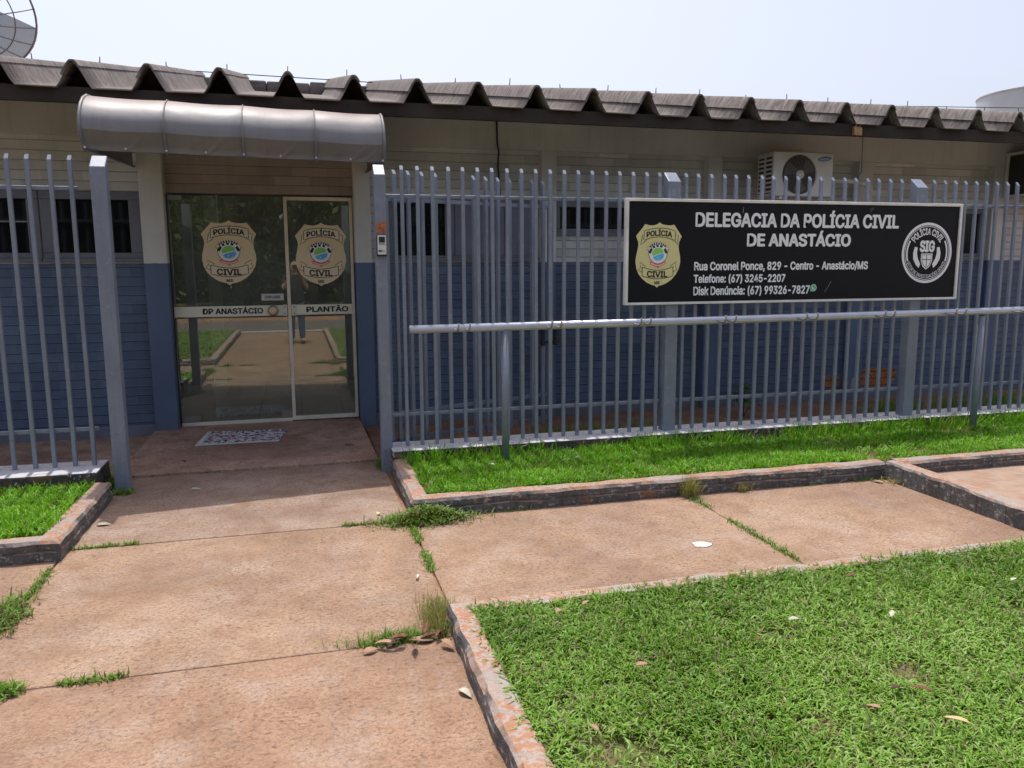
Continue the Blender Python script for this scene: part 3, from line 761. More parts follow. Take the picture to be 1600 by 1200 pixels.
m = MB(); m.box(-1.163, -1.035, GY - 0.006, GY + 0.032, 2.238, 2.284); m.box(-1.160, -0.98, GY - 0.006, GY + 0.03, DZ0 + 0.026, DZ0 + 0.085); m.box(-0.20, -0.10, GY - 0.006, GY + 0.03, DZ0 + 0.026, DZ0 + 0.10)
m.build('patch_hinge', M_['steel'], door, bevel=0.003)

# ----- police badge (drawn from its outline)
OUT = [(395, 70), (360, 100), (300, 118), (240, 116), (172, 100), (140, 150), (38, 283), (70, 370), (75, 430), (60, 520), (40, 610), (36, 690), (50, 790), (85, 880), (140, 950), (215, 1015), (290, 1050), (335, 1062), (370, 1095), (400, 1066), (440, 1058), (520, 1025), (600, 965), (660, 890), (705, 800), (727, 690), (722, 600), (702, 510), (695, 430), (705, 370), (740, 285), (650, 150), (622, 105), (560, 116), (490, 112), (430, 98)]
def badge(name, x0, x1, z0, z1, y, face, parent, ribbon):
    m = MB(); sx = (x1 - x0) / 704.0; sz = (z1 - z0) / 1025.0
    T = lambda u, v: (x0 + (u - 36) * sx, z1 - (v - 70) * sz)
    d = 0.0008
    m.use(face); m.poly([T(*p) for p in OUT], y)
    def arc(xa, xb, yc, sag, n=12): return [(xa + (xb - xa) * i / n, yc + sag * ((2 * i / n - 1) ** 2 - 1)) for i in range(n + 1)]
    def ribbon_shape(pts, w=9, fill=True):
        if fill: m.use(ribbon); m.poly([T(*p) for p in pts], y - d)
        m.use(M_['ink']); m.stroke([T(*p) for p in pts], w * sx, y - 2 * d, True)
    # upper ribbon, arched
    up = arc(160, 640, 205, 45); lo = arc(195, 590, 335, 38)[::-1]
    ribbon_shape([(135, 275), (160, 262), (155, 350), (205, 345), (170, 372), (105, 425), (125, 345)], 9); ribbon_shape([(640, 262), (690, 285), (680, 345), (680, 420), (640, 365), (590, 360), (640, 345)], 9)
    ribbon_shape(up + [(640, 345)] + lo + [(155, 350)])
    ribbon_shape([(100, 690), (185, 755), (135, 790), (135, 850), (75, 815), (115, 770)], 9); ribbon_shape([(665, 690), (570, 755), (615, 785), (620, 850), (680, 805), (655, 765)], 9)
    lo2 = arc(140, 615, 910, -45)[::-1]; up2 = arc(140, 615, 765, -55)
    ribbon_shape(up2 + lo2)
    kx = lambda u: x0 + (u - 36) * sx; kz = lambda v: z1 - (v - 70) * sz
    cxm = kx(393)
    bend = lambda k: (lambda p, q: (p, q + k * ((p - cxm) / (200 * sx)) ** 2 * sz))
    m.use(M_['black']); put_text(m, 'POLÍCIA', kx(195), kx(590), kz(275), kz(195), y - 3 * d, 0.034, bend(-30))
    put_text(m, 'CIVIL', kx(212), kx(530), kz(932), kz(840), y - 3 * d, 0.034, bend(14)); put_text(m, 'MS', kx(330), kx(412), kz(1040), kz(995), y - 3 * d, 0.025)
    # rays behind the arms
    m.use(M_['ray']); C = (378, 560)
    for i in range(15):
        a = math.radians(200 + 140 * i / 14); r0, r1 = 170, 222
        p = [(C[0] + r0 * math.cos(a - .03), C[1] + r0 * math.sin(a - .03)), (C[0] + r1 * math.cos(a), C[1] + r1 * math.sin(a)), (C[0] + r0 * math.cos(a + .03), C[1] + r0 * math.sin(a + .03))]
        m.poly([T(*q) for q in p], y - d)
    m.use(M_['white']); m.poly([T(*p) for p in [(222, 490), (270, 470), (490, 470), (540, 485), (525, 520), (515, 600), (490, 660), (440, 700), (378, 720), (310, 700), (262, 650), (240, 590), (235, 520)]], y - 2 * d)
    m.use(M_['ink']); m.stroke([T(*p) for p in [(222, 490), (235, 520), (240, 590), (262, 650), (310, 700), (378, 720), (440, 700), (490, 660), (515, 600), (525, 520), (540, 485)]], 7 * sx, y - 3 * d)
    m.use(M_['white']); m.poly([T(*p) for p in [(262, 470)] + [(378 + 118 * math.cos(math.radians(a)), 500 + 115 * math.sin(math.radians(a))) for a in range(200, 341, 10)] + [(492, 470)]], y - 2.4 * d)
    m.use(M_['black'])
    for r0, r1, n, a0, a1, ph in ((148, 180, 8, 222, 318, 0), (112, 146, 5, 205, 335, 0)):      # chequered arch
        for i in range(n):
            s0 = math.radians(a0 + (a1 - a0) * (i + 0.0) / n); s1 = math.radians(a0 + (a1 - a0) * (i + 0.62) / n)
            if r0 == 112 and i in (0, 4): s0, s1 = math.radians((185, 0, 0, 0, 320)[i]), math.radians((222, 0, 0, 0, 355)[i])
            q = [(378 + r * math.cos(a), 565 + r * math.sin(a)) for r, a in ((r0, s0), (r1, s0), (r1, (s0 + s1) / 2), (r1, s1), (r0, s1))]
            m.poly([T(*p) for p in q], y - 3.4 * d)
    m.use(M_['green']); m.poly([T(378 + 92 * math.cos(math.radians(a)), 565 + 98 * math.sin(math.radians(a))) for a in range(175, 341, 12)] + [T(455, 545), T(380, 560), T(300, 592)], y - 4 * d)
    m.use(M_['blue']); m.poly([T(300, 615), T(340, 590), T(400, 572), T(465, 555), T(472, 590), T(455, 630), T(415, 660), T(370, 668), T(325, 655)], y - 4 * d)
    m.use(M_['red']); m.poly([T(*p) for p in [(250, 690), (290, 676), (330, 712), (378, 724), (425, 712), (465, 676), (500, 690), (490, 720), (430, 755), (378, 764), (320, 752), (262, 722)]], y - 4 * d)
    m.use(M_['white']); m.stroke([T(*p) for p in [(275, 705), (320, 735), (378, 744), (435, 735), (480, 703)]], 9 * sx, y - 5 * d)
    m.use(M_['ink']); m.poly([T(362, 768), T(394, 768), T(378, 786)], y - 4 * d)
    m.use(M_['white']); sx0, sz0 = 372, 628
    m.poly([T(sx0 + (14 if i % 2 == 0 else 6) * math.cos(math.radians(-90 + 36 * i)), sz0 + (14 if i % 2 == 0 else 6) * math.sin(math.radians(-90 + 36 * i))) for i in range(10)], y - 5 * d)
    return m.build(name, None, parent)
badge('door_badge', -0.882, -0.365, 1.416, 2.050, GY + 0.010, M_['tan'], door, M_['ribbon'])
badge('side_badge', 0.003, 0.511, 1.399, 2.035, GY + 0.010, M_['tan'], door, M_['ribbon'])

# ------------------------------------------------------------------ awning over the door
aw = empty('awning', (-0.33, 8.24, 2.45), 'grey barrel vinyl awning projecting above the glass entrance', 'awning')
def aw_pt(u, prof_i):
    x = -1.42 + u * 2.15
    yf = 0.30 * u - 0.02
    y, z = prof_i
    k = (8.24 - y) / (8.24 - 6.37)
    return x, y + yf * k, z
PR = [(8.24, 2.85), (7.6, 2.856), (7.0, 2.858), (6.80, 2.854), (6.66, 2.838), (6.55, 2.80), (6.46, 2.742), (6.40, 2.672), (6.375, 2.61), (6.368, 2.562), (6.420, 2.505), (6.458, 2.462), (6.470, 2.432)]
m = MB(); rows = []
N = 160; SUBN = 5; nP = len(PR)
for jj in range((nP - 1) * SUBN + 1):
    jf = jj / SUBN; j0 = min(int(jf), nP - 2); f_ = jf - j0
    CR = 9          # index of the crease: the barrel above it is one smooth curve
    q0 = PR[j0 - 1] if j0 > 0 and j0 != CR else PR[j0]; q3 = PR[j0 + 2] if j0 + 2 < nP and j0 + 1 != CR else PR[j0 + 1]
    crm = lambda a, b, c_, d: 0.5 * (2 * b + (c_ - a) * f_ + (2 * a - 5 * b + 4 * c_ - d) * f_ ** 2 + (3 * b - a - 3 * c_ + d) * f_ ** 3)
    pr = (crm(q0[0], PR[j0][0], PR[j0 + 1][0], q3[0]), crm(q0[1], PR[j0][1], PR[j0 + 1][1], q3[1]))
    row = []
    nose = min(1.0, max(0.0, (jf - 2) / 2)) * (1 - 0.6 * min(1.0, max(0.0, (jf - 9) / 2)))
    for i in range(N + 1):
        u = i / N; x, y, z = aw_pt(u, pr)
        w = (u * 4) % 1.0; ph = math.sin(math.pi * w); sag = (1 - ph) ** 3
        y += -0.014 * (0.5 - sag) * nose; z += -0.010 * ph * nose
        if jf > 9.2:     # diagonal pull folds on the valance
            k = min(1.0, (jf - 9.2) / 0.8) * min(1.0, max(0.0, (12 - jf) / 0.6))
            g = 0.0
            for c0, a_, ok in ((0.62, 1.0, True), (0.30, 0.45, u > 0.25), (0.82, 0.9, u > 0.75), (0.9, 0.7, u > 0.75)):
                if ok: g += a_ * math.exp(-((w - c0 + (jf - 10.5) * 0.085) / 0.028) ** 2)
            y -= 0.010 * g * k
        row.append((x, y + 0.003 * noise.noise((x * 3, jf * 0.35, 0)), z))
    rows.append(row)
m.grid(rows[::-1])
o = m.build('cover', M_['awning'], aw, True)
sf = o.modifiers.new('thick', 'SOLIDIFY'); sf.thickness = 0.004
es = o.modifiers.new('crease', 'EDGE_SPLIT'); es.split_angle = math.radians(24)
for u in (0, 1):
    m = MB(); xo = 0.006 if u == 0 else -0.006; pts = [aw_pt(u, p) for p in PR]; ring = [(p[0] + xo, p[1], p[2]) for p in pts] + [(pts[0][0] + xo, 8.24, 2.53)]
    m.add(ring, [tuple(range(len(ring)))]); m.build('side_panel', M_['awning'], aw)
for u in (0, 1):
    m = MB(); pts = [aw_pt(u, p) for p in PR]; m.tube(pts, 0.012, 8); m.build('edge_piping', M_['awning'], aw, True)
for i in range(5):
    u = i / 4; m = MB(); pts = [aw_pt(u, (p[0] + 0.012, p[1] - 0.016)) for p in PR]; m.tube(pts, 0.011, 8); m.build('rib', M_['frame_grey'], aw, True)
for i in (1, 2, 3):
    m = MB(); pts = [(lambda p: (p[0], p[1] - 0.013 * (1 if k > 2 else 0.6), p[2] + 0.002))(aw_pt(i / 4, PR[k])) for k in range(1, len(PR))]
    m.tube(pts, 0.005, 6); m.build('seam', M_['awning'], aw, True)
m = MB(); m.tube([aw_pt(i / 8, (6.478, 2.440)) for i in range(9)], 0.013, 8); m.build('front_tube', M_['frame_grey'], aw, True)
for u in (0.0, 1.0):
    m = MB(); a = aw_pt(u, (6.478, 2.440)); x = a[0] + (0.012 if u == 0 else -0.012); m.tube([(x, a[1], a[2]), (x, 8.25, 2.525)], 0.012, 8); m.build('stay', M_['frame_grey'], aw, True)
for i in range(9):
    u = i / 8; a = aw_pt(u, (6.458, 2.446)); m = MB(); x = min(max(a[0], -1.41), 0.72)
    m.tube([(x, a[1] - 0.012, a[2]), (x, a[1] + 0.004, a[2])], 0.0085, 10); m.build('snap_button', M_['plate_white'], aw, True)

# ------------------------------------------------------------------ fence
FY = 6.20
def picket(m, x, z0, zf=2.318, zb=2.353, w=0.027, y=FY):
    h = w / 2
    x += random.uniform(-.003, .003)
    tw = random.uniform(-.006, .006); y += random.uniform(-.002, .002)
    m.hexa([(x - h, y - h, z0), (x + h, y - h, z0), (x + h, y + h, z0), (x - h, y + h, z0), (x - h + tw, y - h, zf), (x + h + tw, y - h, zf), (x + h + tw, y + h, zb), (x - h + tw, y + h, zb)])
def fence_post(parent, x0, x1, z0, y0=None, d=0.10, zf=2.275, zb=2.36):
    y0 = FY - d / 2 if y0 is None else y0
    m = MB(); m.hexa([(x0, y0, z0), (x1, y0, z0), (x1, y0 + d, z0), (x0, y0 + d, z0), (x0, y0, zf), (x1, y0, zf), (x1, y0 + d, zb), (x0, y0 + d, zb)])
    return m.build('post', M_['fence'], parent, bevel=0.006, seg=2)
fr_ = empty('metal_fence', (4, FY, 0.1), 'long grey blue picket fence carrying the black sign, right of the entrance', 'fence')
fl_ = empty('metal_fence', (-3, FY, 0.1), 'short grey blue picket fence by the left grass bed, left of the entrance', 'fence')
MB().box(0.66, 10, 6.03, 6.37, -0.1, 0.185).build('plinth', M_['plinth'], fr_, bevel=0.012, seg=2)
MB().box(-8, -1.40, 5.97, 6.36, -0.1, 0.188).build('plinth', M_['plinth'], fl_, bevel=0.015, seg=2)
fence_post(fl_, -1.322, -1.222, -0.02, 6.09, 0.10)
fence_post(fr_, 0.59, 0.676, -0.02, 6.16, 0.10)
for x in (2.99, 5.44, 7.92): fence_post(fr_, x, x + 0.112, 0.18, 6.15, 0.10)
posts = [2.99, 5.44, 7.92]
pk = []
x = 0.80
while x < 9.9:
    if all(not (p - 0.05 < x < p + 0.162) for p in posts): pk.append(x)
    x += 0.1185
for x in pk:
    m = MB(); picket(m, x, 0.18); m.build('picket', M_['fence'], fr_, bevel=0.0025)
for k in range(36):
    m = MB(); picket(m, -1.462 - 0.1275 * k, 0.18, 2.325, 2.362); m.build('picket', M_['fence'], fl_, bevel=0.0025)
for z in (2.125, 0.435):
    for a, b in ((0.68, 2.985), (3.105, 5.435), (5.555, 7.915), (8.035, 9.9)):
        MB().box(a, b, FY + 0.018, FY + 0.04, z - 0.014, z + 0.014).build('rail', M_['fence'], fr_, bevel=0.003)
    MB().box(-8, -1.43 if z > 1 else -1.42, FY + 0.018, FY + 0.04, z, z + 0.028).build('rail', M_['fence'], fl_, bevel=0.003)
# rust stain on the gate post
m = MB(); m.poly([(0.602, 1.842), (0.672, 1.84), (0.674, 1.925), (0.655, 1.935), (0.64, 1.92), (0.61, 1.93), (0.6, 1.9)], 6.1585); m.build('rust_patch', M_['rust'], fr_)

# ----- gate leaf swung inwards
gate = empty('gate', (0.70, 6.33, 0.12), 'open picket gate leaf swung inward behind the right fence', 'gate')
A = Vector((0.715, 6.40)); B = Vector((2.27, 7.02)); dirg = (B - A).normalized(); Lg = (B - A).length
ang = math.atan2(dirg.y, dirg.x)
def gbox(m, s0, s1, t0, t1, z0, z1, zb=None):
    nn = Vector((-dirg.y, dirg.x)); vs = []
    for z in (z0, z1):
        for s, tt in ((s0, t0), (s1, t0), (s1, t1), (s0, t1)):
            p = A + dirg * s + nn * tt
            zz = z + ((zb - z1) if (zb and z == z1 and tt == t1) else 0)
            vs.append((p.x, p.y, zz))
    m.hexa(vs)
for z in (2.12, 0.405, 0.185):
    m = MB(); gbox(m, 0.0, Lg - 0.03, 0.018, 0.04, z - 0.015, z + 0.015); m.build('rail', M_['fence'], gate)
for k in range(13):
    if k in (5,): continue
    m = MB(); s = 0.06 + k * 0.125; gbox(m, s - 0.0135, s + 0.0135, -0.014, 0.014, 0.14, 2.31, 2.345); m.build('picket', M_['fence'], gate)
m = MB(); gbox(m, Lg - 0.03, Lg, -0.01, 0.045, 0.10, 2.135); m.build('stile', M_['fence'], gate)
m = MB(); gbox(m, -0.03, 0.0, -0.01, 0.045, 0.10, 2.135); m.build('stile', M_['fence'], gate)
m = MB()
for z in (1.03, 0.90): gbox(m, Lg - 0.16, Lg + 0.06, -0.03, -0.012, z - 0.012, z + 0.012)
gbox(m, Lg - 0.15, Lg - 0.12, -0.04, -0.012, 0.87, 1.06); gbox(m, Lg + 0.001, Lg + 0.03, -0.04, 0.05, 0.87, 1.07)
m.build('latch', M_['latch'], gate, bevel=0.003)

# ----- intercom on the post
ic = empty('intercom', (0.63, 6.155, 1.67), 'white keypad intercom on the grey gate post right of the glass door', 'intercom')
MB().box(0.594, 0.672, 6.128, 6.159, 1.672, 1.832).build('housing', M_['latch'], ic, bevel=0.006)
MB().box(0.600, 0.666, 6.118, 6.127, 1.684, 1.826).build('faceplate', M_['plate_white'], ic, bevel=0.004)
MB().box(0.611, 0.655, 6.113, 6.1175, 1.760, 1.816).build('screen', M_['latch'], ic, bevel=0.002)
m = MB()
for i in range(3):
    m.box(0.614 + i * 0.014, 0.625 + i * 0.014, 6.1115, 6.1125, 1.765, 1.772)
m.build('keypad', M_['plate_white'], ic)
MB().box(0.606, 0.63, 6.114, 6.1175, 1.705, 1.717).build('reader_strip', M_['latch'], ic); MB().box(0.63, 0.652, 6.114, 6.1175, 1.706, 1.716).build('reader_strip', M_['blue'], ic)

# ------------------------------------------------------------------ sign
SY = 6.12
sg = empty('sign', (4.25, SY + 0.02, 1.28), 'black police station sign with white lettering mounted on the picket fence', 'sign')
SX0, SX1, SZ0, SZ1 = 2.605, 5.905, 1.274, 2.130
MB().box(SX0, SX1, SY + 0.003, SY + 0.03, SZ0, SZ1).build('panel', M_['sign_face'], sg)
m = MB(); w = 0.020; y0, y1 = SY - 0.012, SY + 0.034
m.box(SX0 - 0.006, SX1 + 0.006, y0, y1, SZ1 - w, SZ1 + 0.004); m.box(SX0 - 0.006, SX1 + 0.006, y0, y1, SZ0 - 0.004, SZ0 + w - 0.004)
m.box(SX0 - 0.006, SX0 + w, y0 + .001, y1 - .001, SZ0 + w - 0.004, SZ1 - w); m.box(SX1 - w, SX1 + 0.006, y0 + .001, y1 - .001, SZ0 + w - 0.004, SZ1 - w)
m.build('frame', M_['sign_frame'], sg, bevel=0.002)
yt = SY + 0.0018
def line_(s, x0, x1, zb, zt, off=0.028, name='lettering'):
    m = MB(); put_text(m, s, x0, x1, zb, zt, yt, off); return m.build(name, M_['white'], sg)
line_('DELEGACIA DA POLÍCIA CIVIL', 3.225, 5.235, 1.915, 2.022, 0.036)
line_('DE ANASTÁCIO', 3.712, 4.742, 1.755, 1.852, 0.040)
line_('Rua Coronel Ponce, 829 - Centro - Anastácio/MS', 3.224, 4.934, 1.553, 1.617, 0.034)
line_('Telefone: (67) 3245-2207', 3.222, 4.099, 1.449, 1.511, 0.034)
line_('Disk Denúncia: (67) 99326-7827', 3.223, 4.348, 1.345, 1.411, 0.034)
badge('sign_badge', 2.693, 3.103, 1.411, 1.943, SY + 0.0028, M_['khaki'], sg, M_['khaki'])
# message icon
m = MB(); m.use(M_['chat_green']); cx, cz, r = 4.385, 1.392, 0.033
m.poly([(cx + r * math.cos(a), cz + r * math.sin(a)) for a in np.linspace(0, 2 * math.pi, 24, False)], yt); m.poly([(cx - 0.033, cz - 0.034), (cx - 0.012, cz - 0.030), (cx - 0.031, cz - 0.010)], yt - 0.0003)
m.use(M_['white']); m.stroke([(cx - 0.013, cz + 0.014), (cx - 0.011, cz + 0.002), (cx, cz - 0.010), (cx + 0.013, cz - 0.013)], 0.007, yt - 0.0008)
m.stroke([(cx + 0.027 * math.cos(a), cz + 0.027 * math.sin(a)) for a in np.linspace(0, 2 * math.pi, 24, False)], 0.003, yt - 0.0008, True); m.build('message_icon', None, sg)
# scratches on the sign face
m = MB(); m.stroke([(4.50, 1.355), (4.535, 1.40), (4.56, 1.448)], 0.005, yt); m.stroke([(4.93, 2.085), (4.935, 2.05)], 0.005, yt); m.stroke([(4.955, 2.09), (4.945, 2.068)], 0.006, yt); m.stroke([(3.665, 2.026), (3.668, 2.075)], 0.007, yt)
m.build('scratch', M_['ac_grille'], sg)
# round unit emblem
m = MB(); m.use(M_['white']); cx, cz, R0 = 5.557, 1.693, 0.272
circ = lambda r, n=56: [(cx + r * math.cos(a), cz + r * math.sin(a)) for a in np.linspace(0, 2 * math.pi, n, False)]
m.stroke(circ(R0 - 0.012), 0.024, yt, True); m.stroke(circ(R0 - 0.034), 0.006, yt, True)
for a0, a1 in ((150, 200), (-20, 30)):
    m.stroke([(cx + (R0 - 0.055) * math.cos(math.radians(a)), cz + (R0 - 0.055) * math.sin(math.radians(a))) for a in np.linspace(a0, a1, 14)], 0.016, yt)
def polar(s, r, hgt, a0, a1, inner, off):
    vs, fs = text2d(s, off); x0_, x1_ = vs[:, 0].min(), vs[:, 0].max(); pts = []
    for x_, z_, k_ in vs:
        a = math.radians(a0 + (a1 - a0) * (x_ - x0_) / (x1_ - x0_)); rr = r + (z_ / CAPH) * hgt * (1 if not inner else -1)
        pts.append((cx + rr * math.cos(a), yt - 0.00006 * k_, cz + rr * math.sin(a)))
    out = []
    for f in fs:
        n = sum(pts[f[i]][0] * pts[f[(i + 1) % len(f)]][2] - pts[f[(i + 1) % len(f)]][0] * pts[f[i]][2] for i in range(len(f)))
        out.append(f if n > 0 else f[::-1])
    m.add(pts, out)
polar('POLÍCIA CIVIL', 0.165, 0.055, 146, 34, False, 0.03)
polar('SETOR DE INVESTIGAÇÕES GERAIS', 0.226, 0.030, 202, 338, True, 0.012)
put_text(m, 'SIG', cx - 0.082, cx + 0.082, cz + 0.015, cz + 0.105, yt, 0.05)
for sgn in (-1, 1):       # plain pale side shapes and shield
    m.poly([(cx + sgn * x_, cz + z_) for x_, z_ in [(0.105, 0.05), (0.135, 0.055), (0.150, 0.0), (0.145, -0.055), (0.115, -0.105), (0.08, -0.135), (0.065, -0.10), (0.095, -0.05), (0.108, 0.0)]], yt)
m.poly([(cx - 0.062, cz - 0.005), (cx + 0.062, cz - 0.005), (cx + 0.062, cz - 0.07), (cx + 0.04, cz - 0.12), (cx, cz - 0.150), (cx - 0.04, cz - 0.12), (cx - 0.062, cz - 0.07)], yt)
m.use(M_['sign_face']); m.stroke([(cx - 0.05, cz - 0.017), (cx + 0.05, cz - 0.017), (cx + 0.05, cz - 0.068), (cx + 0.032, cz - 0.11), (cx, cz - 0.134), (cx - 0.032, cz - 0.11), (cx - 0.05, cz - 0.068)], 0.005, yt - 0.0006, True)
m.stroke([(cx, cz - 0.02), (cx, cz - 0.13)], 0.006, yt - 0.0006); m.stroke([(cx - 0.048, cz - 0.06), (cx + 0.048, cz - 0.06)], 0.006, yt - 0.0006)
m.build('round_emblem', None, sg)

# ------------------------------------------------------------------ handrail
hr = empty('handrail', (3.8, 5.85, 0.1), 'silver pipe handrail with steel hooks standing in the grass bed before the fence', 'handrail')
m = MB(); m.tube([(0.79, 5.85, 1.135), (3.0, 5.85, 1.148), (5.0, 5.85, 1.162), (9.5, 5.85, 1.20)], 0.031, 20); m.build('pipe', M_['rail'], hr, True)
for x in (1.515, 5.96): m = MB(); m.tube([(x, 5.86, 0.02), (x, 5.855, 1.125)], 0.029, 16); m.build('post', M_['fence'], hr, True)
for x in (1.115, 1.20, 1.83, 1.905, 2.555, 2.635, 3.285, 3.375, 4.03, 4.13, 4.79, 4.885, 5.52, 5.62, 6.26, 6.36):
    zr = 1.135 + 0.0066 * (x - 0.79)
    m = MB(); xx = x + 0.01
    m.tube([(xx - 0.006, 5.822, zr - 0.004), (xx - 0.004, 5.76, zr - 0.012), (xx - 0.002, 5.725, zr - 0.010), (xx, 5.706, zr + 0.004), (xx + 0.002, 5.702, zr + 0.022), (xx + 0.002, 5.702, zr + 0.046)], 0.0068, 8)
    m.build('hook', M_['hook'], hr, True)

# ------------------------------------------------------------------ air conditioners
ac = empty('air_conditioner', (5.35, 8.0, 2.33), 'white outdoor condenser unit with round fan grille high on the wall', 'air conditioner')
AX0, AX1, AZ0, AZ1, AY0, AY1 = 4.985, 5.725, 2.325, 2.795, 7.75, 8.06
m = MB(); m.box(AX0, AX1, AY0, AY1, AZ0, AZ1); m.build('casing', M_['ac_white'], ac, bevel=0.012, seg=2)
fcx, fcz, fr = 5.30, 2.555, 0.205
m = MB(); disc(m, fcx, AY0 - 0.004, AY0 - 0.001, fcz, fr, 40); m.build('fan_opening', M_['ac_dark'], ac)
m = MB()
for k in range(3):
    a = k * 2.094 + 0.4; pts = []
    for q in np.linspace(-0.45, 0.45, 7): pts.append((fcx + 0.185 * math.cos(a + q + 0.25), fcz + 0.185 * math.sin(a + q + 0.25)))
    m.poly([(fcx + 0.04 * math.cos(a - .5), fcz + 0.04 * math.sin(a - .5))] + pts + [(fcx + 0.04 * math.cos(a + .5), fcz + 0.04 * math.sin(a + .5))], AY0 - 0.006)
m.build('fan_blade', M_['ac_grille'], ac)
m = MB()
for r in np.linspace(0.05, fr, 13): m.tube([(fcx + r * math.cos(a), AY0 - 0.016, fcz + r * math.sin(a)) for a in np.linspace(0, 2 * math.pi, 33)], 0.0022, 4, False)
for k in range(22):
    a = 2 * math.pi * k / 22; m.tube([(fcx + 0.045 * math.cos(a), AY0 - 0.018, fcz + 0.045 * math.sin(a)), (fcx + fr * math.cos(a + 0.35), AY0 - 0.012, fcz + fr * math.sin(a + 0.35))], 0.0025, 4)
m.build('fan_grille', M_['ac_grille'], ac)
m = MB(); disc(m, fcx, AY0 - 0.024, AY0 - 0.014, fcz, 0.048, 24); m.build('fan_hub', M_['ac_white'], ac, True)
m = MB(); m.use(M_['ac_blue']); m.poly([(5.61 + 0.085 * math.cos(a), 2.728 + 0.026 * math.sin(a) + 0.12 * 0.085 * math.cos(a)) for a in np.linspace(0, 2 * math.pi, 28, False)], AY0 - 0.0015)
m.use(M_['white']); put_text(m, 'SAMSUNG', 5.555, 5.665, 2.717, 2.737, AY0 - 0.0025, 0.01, lambda p, q: (p, q + 0.12 * (p - 5.61))); m.build('brand_oval', None, ac)
m = MB()       # side grille facing the path
for k in range(9): m.box(AX0 - 0.012, AX0 - 0.001, AY0 + 0.03, AY1 - 0.03, AZ0 + 0.04 + k * 0.047, AZ0 + 0.062 + k * 0.047)
m.box(AX0 - 0.014, AX0 - 0.001, AY0 + 0.14, AY0 + 0.16, AZ0 + 0.03, AZ1 - 0.03); m.build('side_grille', M_['ac_white'], ac)
MB().box(AX0 - 0.002, AX0 + 0.02, AY0 + 0.03, AY1 - 0.03, AZ0 + 0.03, AZ1 - 0.03).build('coil', M_['ac_dark'], ac)
for x in (5.1, 5.6):
    m = MB(); m.box(x - 0.02, x + 0.02, AY0 + 0.02, 8.25, AZ0 - 0.03, AZ0 - 0.001); m.box(x - 0.02, x + 0.02, 8.22, 8.25, AZ0 - 0.35, AZ0 - 0.031); m.build('bracket', M_['sign_frame'], ac)
m = MB(); m.tube([(5.73, 7.95, 2.52), (5.92, 7.98, 2.53), (6.15, 8.0, 2.53), (6.36, 8.03, 2.51), (6.46, 8.06, 2.46), (6.50, 8.10, 2.38), (6.50, 8.15, 2.25), (6.51, 8.22, 2.1)], 0.03, 10); m.build('hose', M_['hose'], ac, True)

ac2 = empty('air_conditioner', (8.7, 7.9, 2.33), 'pale framed window air conditioner casing jutting from the wall at the far right', 'air conditioner')
X0b, X1b, Y0b, Y1b, Z0b, Z1b = 8.56, 9.3, 7.70, 8.24, 2.40, 2.94
m = MB(); s_ = 0.03
for x in (X0b, X1b - s_):
    for y in (Y0b, Y1b - s_): m.box(x, x + s_, y, y + s_, Z0b, Z1b)
    for z in (Z0b, Z1b - s_): m.box(x + .001, x + s_ - .001, Y0b + s_, Y1b - s_, z, z + s_)
for y in (Y0b, Y1b - s_):
    for z in (Z0b, Z1b - s_): m.box(X0b + s_, X1b - s_, y + .001, y + s_ - .001, z + .001, z + s_ - .001)
m.build('frame', M_['sign_frame'], ac2, bevel=0.002)
MB().box(X0b + 0.035, X1b - 0.035, Y0b + 0.035, Y1b - 0.01, Z0b + 0.035, Z1b - 0.035).build('body', M_['ac_dark'], ac2)
m = MB()
for k in range(11): m.box(X0b + 0.06, X1b - 0.06, Y0b + 0.022, Y0b + 0.034, Z0b + 0.06 + k * 0.037, Z0b + 0.075 + k * 0.037)
m.build('louvre', M_['ac_grille'], ac2)
m = MB(); m.box(X0b + 0.05, X1b, Y0b + 0.1, 8.25, Z0b - 0.07, Z0b - 0.001); m.build('shelf', M_['sign_frame'], ac2)

# ----- loose cables
def cable(name, pts, r, label):
    m = MB(); m.tube(pts, r, 6); o = m.build(name, M_['cable'], None, True); recenter(o); tag(o, label, 'cable'); return o
cable('wall_cable', [(2.055, 8.235, 3.1), (2.06, 8.235, 2.85), (2.075, 8.236, 2.75), (2.085, 8.30, 2.70), (2.09, 8.335, 2.62), (2.098, 8.338, 2.55), (2.105, 8.336, 2.42), (2.11, 8.338, 2.3)], 0.009, 'thick black cable hanging down the olive wall between entrance and sign')
cable('wall_cable', [(5.553, 7.08, 2.93), (5.556, 7.08, 2.8), (5.562, 7.085, 2.65), (5.572, 7.09, 2.52), (5.59, 7.2, 2.44)], 0.0035, 'thin wire hanging straight down beside the broken pale rafter end')
cable('overhead_cable', [(-9, 10.5, 4.02), (-2.77, 10.5, 3.905), (1.98, 10.5, 3.86), (7, 10.8, 3.93), (14, 11, 4.2)], 0.006, 'thin overhead cable stretched just above the corrugated roof')

